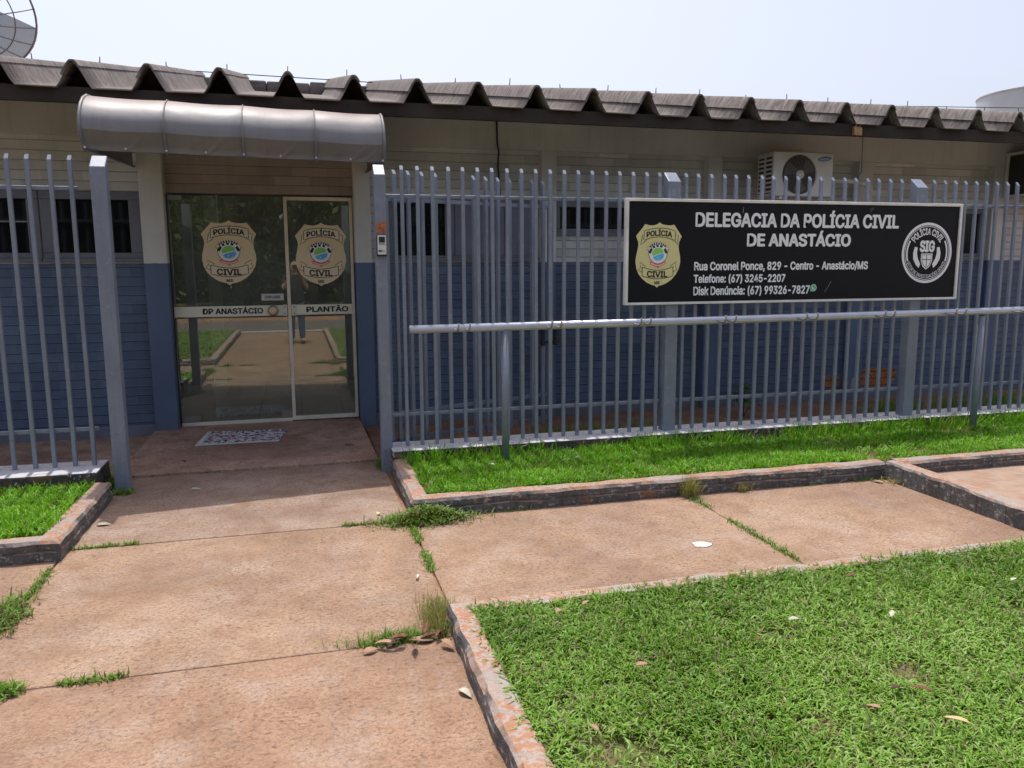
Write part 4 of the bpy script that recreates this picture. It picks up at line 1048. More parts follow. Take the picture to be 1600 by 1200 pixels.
# ------------------------------------------------------------------ door mat
def mat_mat():
    t = NT('patterned_mat'); v = t.geopos()
    n = t.voro(v, 40, 'F1'); x = t.node('ShaderNodeTexVoronoi'); x.inputs['Scale'].default_value = 40; t.link(v, x.inputs['Vector'])
    sh = t.sep(x.outputs['Color'])
    c = t.ramp(sh[0], [(0.0, (0.70, 0.66, 0.64)), (0.40, (0.70, 0.66, 0.64)), (0.42, (0.08, 0.05, 0.13)), (0.60, (0.10, 0.07, 0.16)), (0.62, (0.45, 0.10, 0.16)), (0.72, (0.40, 0.12, 0.20)), (0.74, (0.60, 0.57, 0.55)), (0.9, (0.05, 0.05, 0.07))])
    c.node.color_ramp.interpolation = 'CONSTANT'
    t.set(c, 0.9, 0, 0.1); t.bump(t.noise(v, 200, 2), 0.4, 0.004); return t.m
M_['mat'] = mat_mat()
dm = empty('door_mat', (-0.55, 7.7, 0.02), 'colourful patterned doormat lying on the porch before the glass door', 'doormat')
def quad_slab(m, P, z0, z1):
    m.hexa([(p[0], p[1], z0) for p in P] + [(p[0], p[1], z1) for p in P])
m = MB(); quad_slab(m, [(-0.88, 7.455), (-0.21, 7.455), (-0.14, 7.95), (-0.84, 8.02)], 0.021, 0.029); m.build('rug', M_['mat'], dm, bevel=0.003)
m = MB(); quad_slab(m, [(-0.935, 7.432), (-0.885, 7.455), (-0.845, 8.02), (-0.885, 8.03)], 0.021, 0.030); quad_slab(m, [(-0.93, 7.43), (-0.22, 7.43), (-0.21, 7.454), (-0.885, 7.454)], 0.021, 0.0295); m.build('border', M_['plate_white'], dm, bevel=0.002)

# ------------------------------------------------------------------ grass
def vnoise(x, y, seed=0):
    r = np.random.default_rng(seed).random((64, 64))
    xi = np.floor(x).astype(int); yi = np.floor(y).astype(int); fx = x - xi; fy = y - yi
    fx = fx * fx * (3 - 2 * fx); fy = fy * fy * (3 - 2 * fy); g = lambda a, b: r[a % 64, b % 64]
    return (g(xi, yi) * (1 - fx) + g(xi + 1, yi) * fx) * (1 - fy) + (g(xi, yi + 1) * (1 - fx) + g(xi + 1, yi + 1) * fx) * fy
def fbm(x, y, f, seed=0):
    return 0.5 * vnoise(x * f, y * f, seed) + 0.3 * vnoise(x * f * 2.1, y * f * 2.1, seed + 1) + 0.2 * vnoise(x * f * 4.3, y * f * 4.3, seed + 2)

def blades(name, pts, z, length, width, lean, tint, mat, parent=None):
    """pts (N,2); z, length, width, lean (0 upright, 1.5 flat), tint: arrays or numbers"""
    n = len(pts); one = np.ones(n)
    z = z * one; L = length * one * rng.uniform(0.6, 1.35, n); W = width * one * rng.uniform(0.7, 1.25, n)
    az = rng.uniform(0, 2 * np.pi, n); ln = np.clip(lean * one + rng.normal(0, 0.28, n), 0.05, 1.45)
    d = np.stack([np.cos(az), np.sin(az)], 1); sd = np.stack([-d[:, 1], d[:, 0]], 1)
    roll = rng.uniform(-0.6, 0.6, n)
    V = np.zeros((n, 7, 3), np.float32)
    x = np.zeros((n, 2)); zz = np.zeros(n); prevx = np.array(pts, float); prevz = z.copy(); a = ln * 0.55
    ws = (0.75, 1.0, 0.8)
    for i in range(3):
        off = sd * (W * ws[i] * 0.5)[:, None]
        V[:, 2 * i, :2] = prevx - off; V[:, 2 * i + 1, :2] = prevx + off
        V[:, 2 * i, 2] = prevz - W * ws[i] * 0.5 * roll; V[:, 2 * i + 1, 2] = prevz + W * ws[i] * 0.5 * roll
        prevx = prevx + d * (np.sin(a) * L / 3)[:, None]; prevz = prevz + np.cos(a) * L / 3; a = np.minimum(a + ln * 0.42, 1.75)
    V[:, 6, :2] = prevx; V[:, 6, 2] = np.maximum(prevz, z + 0.003)
    me = bpy.data.meshes.new(name)
    me.vertices.add(n * 7); me.vertices.foreach_set('co', V.reshape(-1))
    b = (np.arange(n) * 7)[:, None]
    q = np.concatenate([b + np.array([0, 1, 3, 2]), b + np.array([2, 3, 5, 4]), b + np.array([4, 5, 6])], 1).reshape(-1)
    me.loops.add(n * 11); me.loops.foreach_set('vertex_index', q.astype(np.int32))
    st = (np.arange(n) * 11)[:, None] + np.array([0, 4, 8]); me.polygons.add(n * 3)
    me.polygons.foreach_set('loop_start', st.reshape(-1).astype(np.int32))
    me.update(calc_edges=True)
    at = me.attributes.new('tint', 'FLOAT', 'POINT'); at.data.foreach_set('value', np.repeat(np.clip(tint * one, 0, 1), 7).astype(np.float32))
    me.polygons.foreach_set('use_smooth', [True] * (n * 3)); me.materials.append(mat)
    o = bpy.data.objects.new(name, me); COL.objects.link(o); return o

def scatter(x0, x1, y0, y1, dens):
    n = int((x1 - x0) * (y1 - y0) * dens); return np.stack([rng.uniform(x0, x1, n), rng.uniform(y0, y1, n)], 1)
def turf(name, areas, z, mat, L, W, lean, bare=0.30, seed=3, tuftk=5, edge=None):
    P = []
    for a in areas:
        c = scatter(*a[:4], a[4] / tuftk)
        c = np.repeat(c, tuftk, 0) + rng.normal(0, 0.012, (len(c) * tuftk, 2)); P.append(c)
    P = np.concatenate(P)
    b = fbm(P[:, 0], P[:, 1], 2.3, seed); keep = rng.random(len(P)) < np.clip((b - bare) / 0.16, 0.18, 1); P = P[keep]; b = b[keep]
    h = 0.65 + 0.9 * fbm(P[:, 0], P[:, 1], 4.0, seed + 7)
    ln = lean + 0.5 * (0.5 - fbm(P[:, 0], P[:, 1], 3.0, seed + 9))
    g = fbm(P[:, 0], P[:, 1], 2.4, seed + 5)
    tint = np.clip(0.12 + 0.95 * g + rng.normal(0, 0.17, len(P)), 0.17, 1)
    dry = rng.random(len(P)) < 0.13 + 0.25 * np.clip((bare + 0.14 - b) / 0.2, 0, 1)
    tint[dry] = rng.uniform(0, 0.15, dry.sum())
    o = blades(name, P, z, L * h, W, ln, tint, mat); tag(o, kind='stuff'); return o

turf('lawn_grass', [(0.70, 4.6, 1.55, 3.265, 17000), (4.6, 7, 2.2, 3.3, 2500), (0.70, 3.0, 0.4, 1.55, 2500), (0.7, 5, -3.2, 0.4, 900), (0.67, 0.74, 1.55, 3.25, 9000), (0.7, 4.6, 3.22, 3.315, 9000)], 0.085, M_['grass'], 0.040, 0.0060, 1.12, 0.20, 3)
turf('bed_grass', [(0.78, 4.2, 5.06, 6.05, 9000), (4.2, 8.2, 5.04, 6.05, 6000)], 0.09, M_['grass_bright'], 0.055, 0.0065, 0.8, 0.26, 13)
turf('bed_grass', [(-2.6, -1.42, 4.88, 5.98, 9000), (-5, -2.6, 4.88, 5.98, 1500)], 0.09, M_['grass_bright'], 0.055, 0.0075, 0.85, 0.2, 23)
turf('left_lawn_grass', [(-5, -1.48, -3.2, 2.85, 900)], 0.085, M_['grass'], 0.06, 0.011, 1.0, 0.25, 33)
# longer unmown grass against the plinths and in the strip behind the fence
def rough(name, x0, x1, y0, y1, dens, z, mat, L, bare, seed, lean=0.5):
    P = scatter(x0, x1, y0, y1, dens); b = fbm(P[:, 0], P[:, 1], 1.3, seed); P = P[rng.random(len(P)) < np.clip((b - bare) / 0.1, 0, 1)]
    t_ = np.clip(rng.normal(0.5, 0.2, len(P)), 0.15, 1); t_[rng.random(len(P)) < 0.12] = 0.04
    o = blades(name, P, z, L, 0.007, lean, t_, mat); tag(o, kind='stuff'); return o
rough('tall_bed_grass', 0.74, 8.2, 5.86, 6.05, 3200, 0.09, M_['grass_bright'], 0.13, 0.36, 41)
rough('garden_grass', 0.8, 8.5, 6.38, 6.95, 2600, -0.06, M_['grass'], 0.20, 0.50, 51, 0.45)
rough('garden_grass', -5, -1.45, 6.38, 6.62, 2500, -0.03, M_['grass'], 0.15, 0.42, 61, 0.5)
rough('garden_grass', 5.9, 8.4, 6.4, 7.4, 1500, -0.06, M_['grass'], 0.2, 0.42, 71, 0.5)

# weeds rooted in the joints of the paving
def joint(P0, P1, n, spread, thr, seed, L=0.025):
    tt = rng.random(n); P = np.stack([P0[0] + (P1[0] - P0[0]) * tt, P0[1] + (P1[1] - P0[1]) * tt], 1)
    k = vnoise(tt * np.hypot(P1[0] - P0[0], P1[1] - P0[1]) * 4.2, np.zeros(n), seed); P = P[k > thr]
    return P + rng.normal(0, spread, P.shape)
JP = np.concatenate([joint((-1.33, 4.88), (0.6, 4.88), 1300, 0.009, 0.5, 1), joint((-1.33, 3.24), (0.5, 3.24), 1900, 0.012, 0.46, 5), joint((0.63, 4.85), (0.63, 3.6), 1200, 0.014, 0.45, 3),
                     joint((2.58, 4.9), (2.58, 3.5), 800, 0.018, 0.55, 9), joint((-1.335, 4.7), (-1.335, 4.0), 500, 0.014, 0.5, 12), joint((0.7, 4.895), (4.2, 4.895), 900, 0.012, 0.72, 8), joint((-1.34, 6.5), (0.6, 6.5), 300, 0.012, 0.8, 8)])
o = blades('joint_weeds', JP, -0.004, 0.032, 0.005, 0.85, np.clip(rng.normal(0.45, 0.3, len(JP)), 0.02, 1), M_['grass']); tag(o, kind='stuff')

def clump(name, c, rx, ry, n, L, W, lean, mat, label, cat, tmean=0.5, z=0.0, tsd=0.25):
    P = np.stack([rng.normal(c[0], rx, n), rng.normal(c[1], ry, n)], 1)
    if 'heap' in name:
        q = ((P[:, 0] - c[0]) / rx) ** 2 + ((P[:, 1] - c[1]) / ry) ** 2; z = rng.uniform(0, 1, n) * 0.075 * np.exp(-q * 0.45)
    o = blades(name, P, z, L, W, lean, np.clip(rng.normal(tmean, tsd, n), 0, 1), mat); recenter(o); tag(o, label, cat); return o
clump('cut_grass_heap', (0.74, 4.85), 0.125, 0.055, 2600, 0.06, 0.006, 1.15, M_['grass'], 'heap of cut grass on the slab at the corner of the bed kerb', 'grass heap', 0.30, 0.0, 0.28)
clump('grass_tuft', (0.555, 3.40), 0.035, 0.085, 1100, 0.085, 0.0022, 0.55, M_['dry_grass'], 'wispy yellow grass tuft at the corner of the near lawn kerb', 'grass tuft', 0.55)
clump('grass_tuft', (0.36, 3.27), 0.10, 0.025, 700, 0.045, 0.003, 0.8, M_['grass'], 'low green grass tuft in the joint behind the dry leaf pile', 'grass tuft', 0.4)
clump('grass_tuft', (-1.37, 3.95), 0.04, 0.10, 900, 0.06, 0.007, 1.0, M_['grass'], 'thick green grass tuft in the joint at the left edge of the path', 'grass tuft', 0.22)
clump('grass_tuft', (-1.14, 3.22), 0.03, 0.03, 200, 0.05, 0.006, 0.9, M_['grass'], 'small grass tuft in the joint at the left picture edge', 'grass tuft', 0.5)
clump('grass_tuft', (2.58, 4.87), 0.03, 0.025, 420, 0.14, 0.0022, 0.45, M_['dry_grass'], 'dry upright grass tuft against the bed kerb at the pavement joint', 'grass tuft', 0.5)
clump('grass_tuft', (3.0, 4.885), 0.03, 0.015, 150, 0.07, 0.0022, 0.6, M_['dry_grass'], 'small dry grass tuft against the bed kerb between joint and cross kerb', 'grass tuft', 0.4)
clump('grass_tuft', (0.61, 6.30), 0.03, 0.06, 260, 0.07, 0.004, 0.8, M_['grass'], 'weedy grass tuft at the foot of the gate post with the intercom', 'grass tuft', 0.3)
clump('grass_tuft', (-1.27, 6.03), 0.04, 0.02, 150, 0.05, 0.006, 0.9, M_['grass'], 'grass tuft at the front foot of the left gate post', 'grass tuft', 0.5)
clump('grass_tuft', (-1.365, 6.25), 0.025, 0.07, 260, 0.08, 0.007, 0.7, M_['grass'], 'grass tuft between the left fence plinth and the gate post', 'grass tuft', 0.5)
clump('grass_tuft', (4.20, 4.80), 0.05, 0.05, 120, 0.05, 0.004, 1.2, M_['dry_grass'], 'withered brown weeds in the corner below the cross kerb', 'grass tuft', 0.1)

# broad leaf weed by the wall
def leaf_geo(m, base, az, el, L, W, curl=0.4, fold=0.25):
    d = Vector((math.cos(az) * math.cos(el), math.sin(az) * math.cos(el), math.sin(el))); s = Vector((-math.sin(az), math.cos(az), 0)); up = s.cross(d) * -1
    if up.z < 0: up = -up
    rows = []
    for i in range(7):
        t_ = i / 6; w = W * 0.5 * (math.sin(math.pi * (0.04 + 0.96 * t_) ** 0.85) + 0.02)
        c = base + d * (L * t_) + up * (-curl * L * t_ * t_ * 0.5)
        rows.append([c - s * w + up * (fold * w), c, c + s * w + up * (fold * w)])
    m.grid(rows)
def tint_obj(o, fn):
    at = o.data.attributes.new('tint', 'FLOAT', 'POINT'); at.data.foreach_set('value', np.array([fn() for _ in o.data.vertices], np.float32))
wp = empty('weed_plant', (4.685, 7.66, -0.05), 'leafy green weed growing by the navy wall behind the fence under the sign', 'plant')
m = MB()
for k in range(7):
    a = random.uniform(0, 6.28); m.tube([(4.685, 7.66, -0.06), (4.685 + 0.07 * math.cos(a), 7.66 + 0.07 * math.sin(a), 0.1), (4.685 + 0.12 * math.cos(a), 7.66 + 0.12 * math.sin(a), 0.22)], 0.005, 5)
m.build('stem', M_['bark'], wp)
m = MB()
for k in range(46):
    a = random.uniform(0, 6.28); r = random.uniform(0.01, 0.13); z = random.uniform(0.02, 0.27)
    leaf_geo(m, Vector((4.685 + r * math.cos(a), 7.66 + r * math.sin(a), z)), a + random.uniform(-.5, .5), random.uniform(-.2, .7), random.uniform(.07, .12), random.uniform(.04, .06))
o = m.build('foliage', M_['plant_leaf'], wp, True); tint_obj(o, random.random)

# ------------------------------------------------------------------ fallen leaves and litter
def leaf_mat(name, a, b):
    t = NT(name); v = t.coord('Object'); n = t.noise(v, 40, 4); c = t.ramp(n, [(0.3, a), (0.7, b)]); t.set(c, 0.7, 0, 0.25); return t.m
LM = {'brown': leaf_mat('brown_leaf', (0.10, 0.04, 0.022), (0.19, 0.085, 0.05)), 'tan': leaf_mat('tan_leaf', (0.27, 0.16, 0.10), (0.36, 0.235, 0.155)), 'dark': leaf_mat('dark_leaf', (0.05, 0.03, 0.022), (0.11, 0.06, 0.04)),
      'pale': leaf_mat('pale_leaf', (0.38, 0.355, 0.27), (0.48, 0.45, 0.36)), 'yellow': leaf_mat('yellow_leaf', (0.42, 0.32, 0.15), (0.50, 0.40, 0.21)), 'green': leaf_mat('fresh_leaf', (0.42, 0.50, 0.14), (0.55, 0.60, 0.25))}
def fallen(x, y, z, az, L, W, kind, label, curl=0.5, el=0.12, group=None):
    m = MB(); leaf_geo(m, Vector((0, 0, 0)), az, el, L, W, curl, random.uniform(0.15, 0.7))
    o = m.build('fallen_leaf', LM[kind], None, True); o.location = (x, y, z + 0.008); o.rotation_euler = (random.uniform(-.3, .3), random.uniform(-.2, .2), 0)
    sd_ = o.modifiers.new('t', 'SOLIDIFY'); sd_.thickness = 0.0012
    tag(o, label, 'leaf', group); return o
pile = [(0.50, 3.20, 2.9, 'tan'), (0.45, 3.21, 0.3, 'brown'), (0.53, 3.16, 5.3, 'tan'), (0.38, 3.20, 3.5, 'brown'), (0.30, 3.20, 0.5, 'dark'), (0.47, 3.24, 1.2, 'brown'), (0.55, 3.25, 4.2, 'brown'), (0.33, 3.17, 2.6, 'tan'), (0.42, 3.17, 4.6, 'brown'), (0.52, 3.22, 0.9, 'dark'), (0.40, 3.24, 3.2, 'brown')]
for i, (x, y, a, k) in enumerate(pile):
    fallen(x, y, 0.003 + 0.008 * (i % 4), a, random.uniform(0.07, 0.105), random.uniform(0.026, 0.036), k, 'dry curled leaf heaped in the pile against the near lawn kerb', 0.45, random.uniform(0.0, 0.4), 'dry leaves piled at the lawn kerb')
for a in [(0.20, 3.165, 0, 0.3, 'tan', 'small curled tan leaf lying on the slab left of the leaf pile', 0.07), (-1.27, 5.30, 0, 0.1, 'pale', 'whitish crinkled leaf on the path beside the left kerb', 0.09), (-0.80, 6.0, 0, 0.2, 'pale', 'pale dry leaf on the shaded slab before the porch', 0.075),
          (0.35, 7.07, 0.02, 0.1, 'tan', 'orange brown dry leaf on the porch right of the doormat', 0.09), (-0.93, 6.80, 0.02, 2.5, 'dark', 'tiny dark curled leaf on the porch left of the doormat', 0.05), (0.44, 5.03, 0, 1.2, 'green', 'yellow green leaf beside the cut grass heap', 0.05),
          (4.10, 4.78, 0.0, 2.0, 'yellow', 'yellowed leaf in the corner of the bed kerb and cross kerb', 0.10), (0.98, 4.84, 0, 0.5, 'pale', 'pale dry leaf at the right end of the cut grass heap', 0.07),
          (0.53, 2.78, 0.0, 5.2, 'pale', 'pale withered leaf against the inner face of the near lawn kerb', 0.075)]:
    fallen(a[0], a[1], a[2], a[3], a[6], a[6] * 0.42, a[4], a[5])
LL = [(1.144, 3.104, 0.5, 'tan', 'tan leaf on the near lawn close to its far brick edge'), (1.007, 3.062, 0.6, 'tan', 'curled tan leaf on the lawn near the kerb corner'), (1.92, 2.735, 0.2, 'pale', 'whitish leaf lying flat in the middle of the near lawn'), (1.686, 2.61, 0.1, 'brown', 'broken brown leaf in the lawn below the whitish one'),
      (1.151, 2.552, 0.1, 'tan', 'pinkish dry leaf lying flat in the left part of the lawn'), (0.866, 2.192, 1.8, 'tan', 'small upright tan leaf in the lawn by the near kerb'), (2.455, 3.067, 0.1, 'brown', 'reddish brown leaf on the far right of the lawn'), (2.035, 1.913, 2.2, 'yellow', 'long pale yellow leaf at the lower right of the lawn'),
      (1.821, 2.066, 1.9, 'tan', 'slim orange brown leaf standing in the lower lawn'), (3.162, 2.82, 0.3, 'pale', 'white scrap of leaf at the right edge of the lawn'), (1.949, 2.166, 0.3, 'dark', 'dark brown leaf in the lower right lawn'), (2.349, 2.641, 0.8, 'pale', 'narrow pale leaf in the right half of the lawn'),
      (2.071, 2.105, 2.4, 'brown', 'brown leaf beside the long yellow one in the lower lawn'), (1.80, 2.95, 3.0, 'dark', 'dark dead leaf in the lawn below the pavement joint')]
for x, y, a, k, lb in LL: fallen(x, y, 0.125, a, random.uniform(0.045, 0.075) * (1.3 if 'long' in lb else 1), 0.02, k, lb, 0.4, 0.15)
for x, y, a in ((2.0, 5.6, 0.3), (3.05, 5.45, 1.0), (1.35, 5.55, 2.0), (6.5, 5.65, 0.6)):
    fallen(x, y, 0.14, a, 0.07, 0.03, 'tan' if x > 2.5 else 'pale', {2.0: 'pale leaf in the bed grass under the middle of the handrail', 3.05: 'tan leaf in the bed grass below the left end of the sign', 1.35: 'white scrap in the bed grass beside the first handrail post', 6.5: 'tan leaf in the bed grass by the second handrail post'}[x])
# white paint splash on the pavement
m = MB(); P = []
for k in range(22):
    a = 2 * math.pi * k / 22; r = 1 + 0.55 * noise.noise((math.cos(a) * 1.4, math.sin(a) * 1.4, 5)); P.append((2.19 + 0.06 * r * math.cos(a), 3.975 + 0.04 * r * math.sin(a)))
m.add([(p[0], p[1], 0.003) for p in P] + [(p[0], p[1], 0.0045) for p in P], [tuple(range(22))[::-1], tuple(range(22, 44))] + [(i, (i + 1) % 22, 22 + (i + 1) % 22, 22 + i) for i in range(22)])
o = m.build('paint_splash', M_['plate_white']); recenter(o); tag(o, 'white paint splash dried on the pavement near the lawn edge', 'paint splash')
m = MB(); m.use(M_['yellow_tip'] if 'yellow_tip' in M_ else LM['yellow']); m.tube([(0.533, 3.893, 0.009), (0.537, 3.91, 0.009)], 0.0065, 10); m.use(M_['plate_white']); m.tube([(0.5372, 3.911, 0.009), (0.545, 3.943, 0.009)], 0.0065, 10)
o = m.build('cigarette_end', None, None, True); recenter(o); tag(o, 'pale cigarette end lying on the slab near the path joint', 'litter')
m = MB(); m.tube([(-1.39, 7.90, -0.012), (-1.33, 7.92, -0.010)], [0.025, 0.02], 8)

# ------------------------------------------------------------------ trees
def leaf_cloud(name, centers, n, size, parent, mat, spread=1.0, tshift=0.0):
    C = np.array([c[:3] for c in centers]); R = np.array([c[3] for c in centers]); idx = rng.choice(len(C), n, p=R ** 2 / (R ** 2).sum())
    d = rng.normal(0, 1, (n, 3)); d /= np.linalg.norm(d, axis=1)[:, None]; rr = R[idx] * rng.uniform(0.35, 1.08, n) ** 0.6
    P = C[idx] + d * rr[:, None] * np.array([1, 1, 0.8])
    u = rng.normal(0, 1, (n, 3)); u /= np.linalg.norm(u, axis=1)[:, None]; w = np.cross(u, rng.normal(0, 1, (n, 3))); w /= np.linalg.norm(w, axis=1)[:, None]
    s = size * rng.uniform(0.6, 1.4, n)[:, None]
    V = np.stack([P - u * s, P + w * s * 0.5, P + u * s, P - w * s * 0.5], 1).reshape(-1, 3)
    me = bpy.data.meshes.new(name); me.from_pydata(V.tolist(), [], (np.arange(n)[:, None] * 4 + np.arange(4)).tolist())
    at = me.attributes.new('tint', 'FLOAT', 'POINT'); tn = np.clip(rng.normal(0.45, 0.25, len(C))[idx] + rng.normal(0, 0.15, n) + tshift, 0, 1); at.data.foreach_set('value', np.repeat(tn, 4).astype(np.float32))
    me.materials.append(mat); o = bpy.data.objects.new(name, me); COL.objects.link(o)
    if parent is not None: setparent(o, parent)
    return o
def make_tree(loc, h, cr, label, n=3200, size=0.16, group=None):
    root = empty('tree', loc, label, 'tree', group); x, y, z = loc
    m = MB(); m.tube([(x, y, z - 0.1), (x + 0.1, y, z + h * 0.3), (x + 0.05, y + 0.1, z + h * 0.6)], [h * 0.03, h * 0.022, h * 0.012], 9)
    cs = []
    for k in range(11):
        a = random.uniform(0, 6.28); r = random.uniform(0.2, 0.75) * cr; zz = z + h * random.uniform(0.22, 0.92)
        cs.append((x + r * math.cos(a), y + r * math.sin(a), zz, cr * random.uniform(0.35, 0.6)))
        m.tube([(x + 0.08, y, z + h * random.uniform(0.25, 0.5)), (x + r * 0.5 * math.cos(a), y + r * 0.5 * math.sin(a), zz - 0.4), cs[-1][:3]], [h * 0.011, h * 0.007, h * 0.003], 6)
    m.build('trunk', M_['bark'], root, True)
    leaf_cloud('crown', cs, n, size, root, M_['tree_leaf']); return root
protos = [make_tree((-4.5, -14.5, -0.08), 5.6, 2.3, 'dense dark tree across the street behind the photographer', group='trees across the street'), make_tree((0.6, -15.5, -0.08), 6.0, 2.5, 'dense dark tree across the street behind the photographer', group='trees across the street')]
def copy_tree(src, loc, rz, sc):
    r = src.copy(); COL.objects.link(r); r.location = loc; r.rotation_euler = (0, 0, rz); r.scale = (sc,) * 3
    for ch in src.children:
        c_ = ch.copy(); COL.objects.link(c_); c_.parent = r; c_.matrix_parent_inverse = ch.matrix_parent_inverse
    return r
for i, (x, y, s) in enumerate([(4.8, -14.0, 0.95), (-9, -15.5, 1.05), (9.5, -15, 1.0), (-2, -18, 1.15), (-2.0, -14.0, 0.55), (2.6, -13.6, 0.5), (-6.8, -13.8, 0.55), (3, -23, 1.2), (-7, -23, 1.15), (8, -24, 1.2), (14, -19, 1.0), (-14, -19, 1.0), (-3.0, -20, 0.6), (2.2, -20.5, 0.6), (13, -24, 1.2), (-12, -24, 1.2), (19, -20, 1.1)]):
    copy_tree(protos[i % 2], (x, y, -0.08), i * 1.3, s)
o = leaf_cloud('far_wood', [(rng.uniform(-26, 26), rng.uniform(-27, -22), rng.uniform(0.3, 5.2), rng.uniform(1.5, 2.4)) for _ in range(90)], 16000, 0.34, None, M_['tree_leaf'], tshift=-0.2); tag(o, kind='stuff')
make_tree((-4.75, 17.5, -0.08), 6.5, 1.0, 'pale leafed tree showing behind the roof beside the dish', 1500, 0.09)

# ------------------------------------------------------------------ satellite dish and water tank behind the roof
dish = empty('satellite_dish', (-3.6, 12.2, 3.6), 'large grey mesh satellite dish behind the roof at upper left', 'satellite dish')
def mesh_mat():
    t = NT('wire_mesh'); tr = t.n.new('ShaderNodeBsdfTransparent'); t.set((0.11, 0.107, 0.103), 0.6, 0.2)
    mx = t.n.new('ShaderNodeMixShader'); mx.inputs[0].default_value = 0.80; t.link(tr.outputs[0], mx.inputs[1]); t.link(t.b.outputs[0], mx.inputs[2]); t.link(mx.outputs[0], t.out.inputs[0]); return t.m
M_['mesh'] = mesh_mat()
dc = Vector((-3.97, 12.0, 4.72)); axis = Vector((0.10, 0.80, 0.59)).normalized(); e1 = axis.cross(Vector((0, 0, 1))).normalized(); e2 = e1.cross(axis).normalized()
DR = 0.80
def dp_(r, a): return dc + (e1 * math.cos(a) + e2 * math.sin(a)) * r + axis * (r * r * 0.42 / DR)
m = MB(); m.grid([[dp_(DR * r, a) for a in np.linspace(0, 2 * math.pi, 61)] for r in np.linspace(0.03, 1, 14)]); o = m.build('reflector', M_['mesh'], dish, True)
bm = bmesh.new(); bm.from_mesh(o.data); bmesh.ops.bisect_plane(bm, geom=bm.verts[:] + bm.edges[:] + bm.faces[:], plane_co=dc + Vector((0, 0, 0.24)), plane_no=Vector((0.30, 0.0, 1.0)), clear_outer=True); bm.to_mesh(o.data); bm.free()
m = MB(); m.tube([dp_(DR, a) for a in np.linspace(0, 2 * math.pi, 49)], 0.014, 6, False); m.build('rim', M_['ac_grille'], dish, True)
for r_ in (0.45, 0.75):
    m = MB(); m.tube([dp_(DR * r_, a) - axis * 0.008 for a in np.linspace(0, 2 * math.pi, 41)], 0.008, 5, False); m.build('ring', M_['ac_grille'], dish, True)
for k in range(20):
    m = MB(); m.tube([dp_(DR * r, 2 * math.pi * k / 20) - axis * 0.01 for r in np.linspace(0.05, 1, 6)], 0.008, 5); m.build('rib', M_['ac_grille'], dish, True)
for k in range(3):
    m = MB(); m.tube([dp_(DR, 2.094 * k + 0.4), dc + axis * 0.75], 0.008, 6); m.build('feed_strut', M_['ac_grille'], dish, True)
m = MB(); m.tube([dc + axis * 0.68, dc + axis * 0.82], 0.05, 12); m.build('feed_horn', M_['plate_white'], dish, True)
m = MB(); m.tube([(-3.97, 12.0, 3.3), tuple(dc - axis * 0.06)], 0.035, 10); m.build('mast', M_['ac_grille'], dish, True)
m = MB(); m.box(-4.2, -3.0, 11.8, 12.5, 2.2, 3.35)

tk = empty('water_tank', (32.3, 30, -0.1), 'pale blue cylindrical water tank rising behind the roof at upper right', 'water tank')
tcx, tcy, tr_ = 33.7, 30.6, 2.75
def lathe(m, prof, n=48):
    m.grid([[(tcx + r * math.cos(a), tcy + r * math.sin(a), z) for a in np.linspace(0, 2 * math.pi, n + 1)] for r, z in prof])
m = MB(); lathe(m, [(0.05, 6.7), (tr_, 6.7), (tr_, 9.2), (tr_ + 0.03, 9.21), (tr_ + 0.03, 9.26), (tr_, 9.27), (tr_ * 0.55, 9.32), (0.02, 9.35)]); m.build('tank_body', M_['tank'], tk, True).modifiers.new('e', 'EDGE_SPLIT')
m = MB(); lathe(m, [(0.9, -0.2), (0.85, 6.7)], 24); m.build('column', M_['concrete'], tk, True)
m = MB(); lathe(m, [(0.02, 9.72), (0.75, 9.68), (0.78, 9.3)], 24); m.build('hatch', M_['tank'], tk, True)
m = MB()
for s_ in (-0.22, 0.22): m.tube([(31.75 + s_ * .9, 28.05 - s_ * .6, 6.3), (31.75 + s_ * .9, 28.05 - s_ * .6, 9.8)], 0.025, 6)
for z in np.arange(6.5, 9.4, 0.32): m.tube([(31.75 - .2, 28.05 + .13, z), (31.75 + .2, 28.05 - .13, z)], 0.018, 6)
m.build('ladder', M_['steel'], tk)
m = MB(); m.tube([(31.5, 29.3, 9.3), (31.5, 29.3, 10.05)], 0.02, 6); m.tube([(32.1, 28.2, 9.75), (33.3, 27.9, 9.75), (34.5, 28.2, 9.75)], 0.025, 6); m.build('guard_rail', M_['steel'], tk)

# ------------------------------------------------------------------ the photographer, seen only in the glass
M_['skin'] = plain('skin', (0.42, 0.24, 0.17), 0.5, 0, 0.06)
M_['shirt'] = plain('black_shirt_cloth', (0.02, 0.021, 0.026), 0.85, 0, 0.2, 20)
M_['jeans'] = plain('blue_denim', (0.07, 0.11, 0.19), 0.85, 0, 0.2, 25)
M_['hair'] = plain('dark_hair', (0.02, 0.016, 0.013), 0.6)
M_['shoe'] = plain('dark_shoe', (0.03, 0.028, 0.028), 0.6)
def skinned(name, V, E, Rr, mat, parent, sub=2, root=0):
    me = bpy.data.meshes.new(name); me.from_pydata(V, E, []); o = bpy.data.objects.new(name, me); COL.objects.link(o)
    md = o.modifiers.new('skin', 'SKIN'); md.use_smooth_shade = True
    if not me.skin_vertices: me.attributes.new('skin', 'FLOAT', 'POINT') if False else None
    for i, r in enumerate(Rr):
        sv = me.skin_vertices[0].data[i]; sv.radius = r if isinstance(r, tuple) else (r, r); sv.use_root = (i == root)
    s_ = o.modifiers.new('sub', 'SUBSURF'); s_.levels = sub; s_.render_levels = sub
    me.materials.append(mat)
    if parent is not None: setparent(o, parent)
    return o
PYO = -0.42
person = empty('person', (0, PYO, 0), 'person in black shirt and blue jeans holding a phone, reflected in the glass door', 'person')
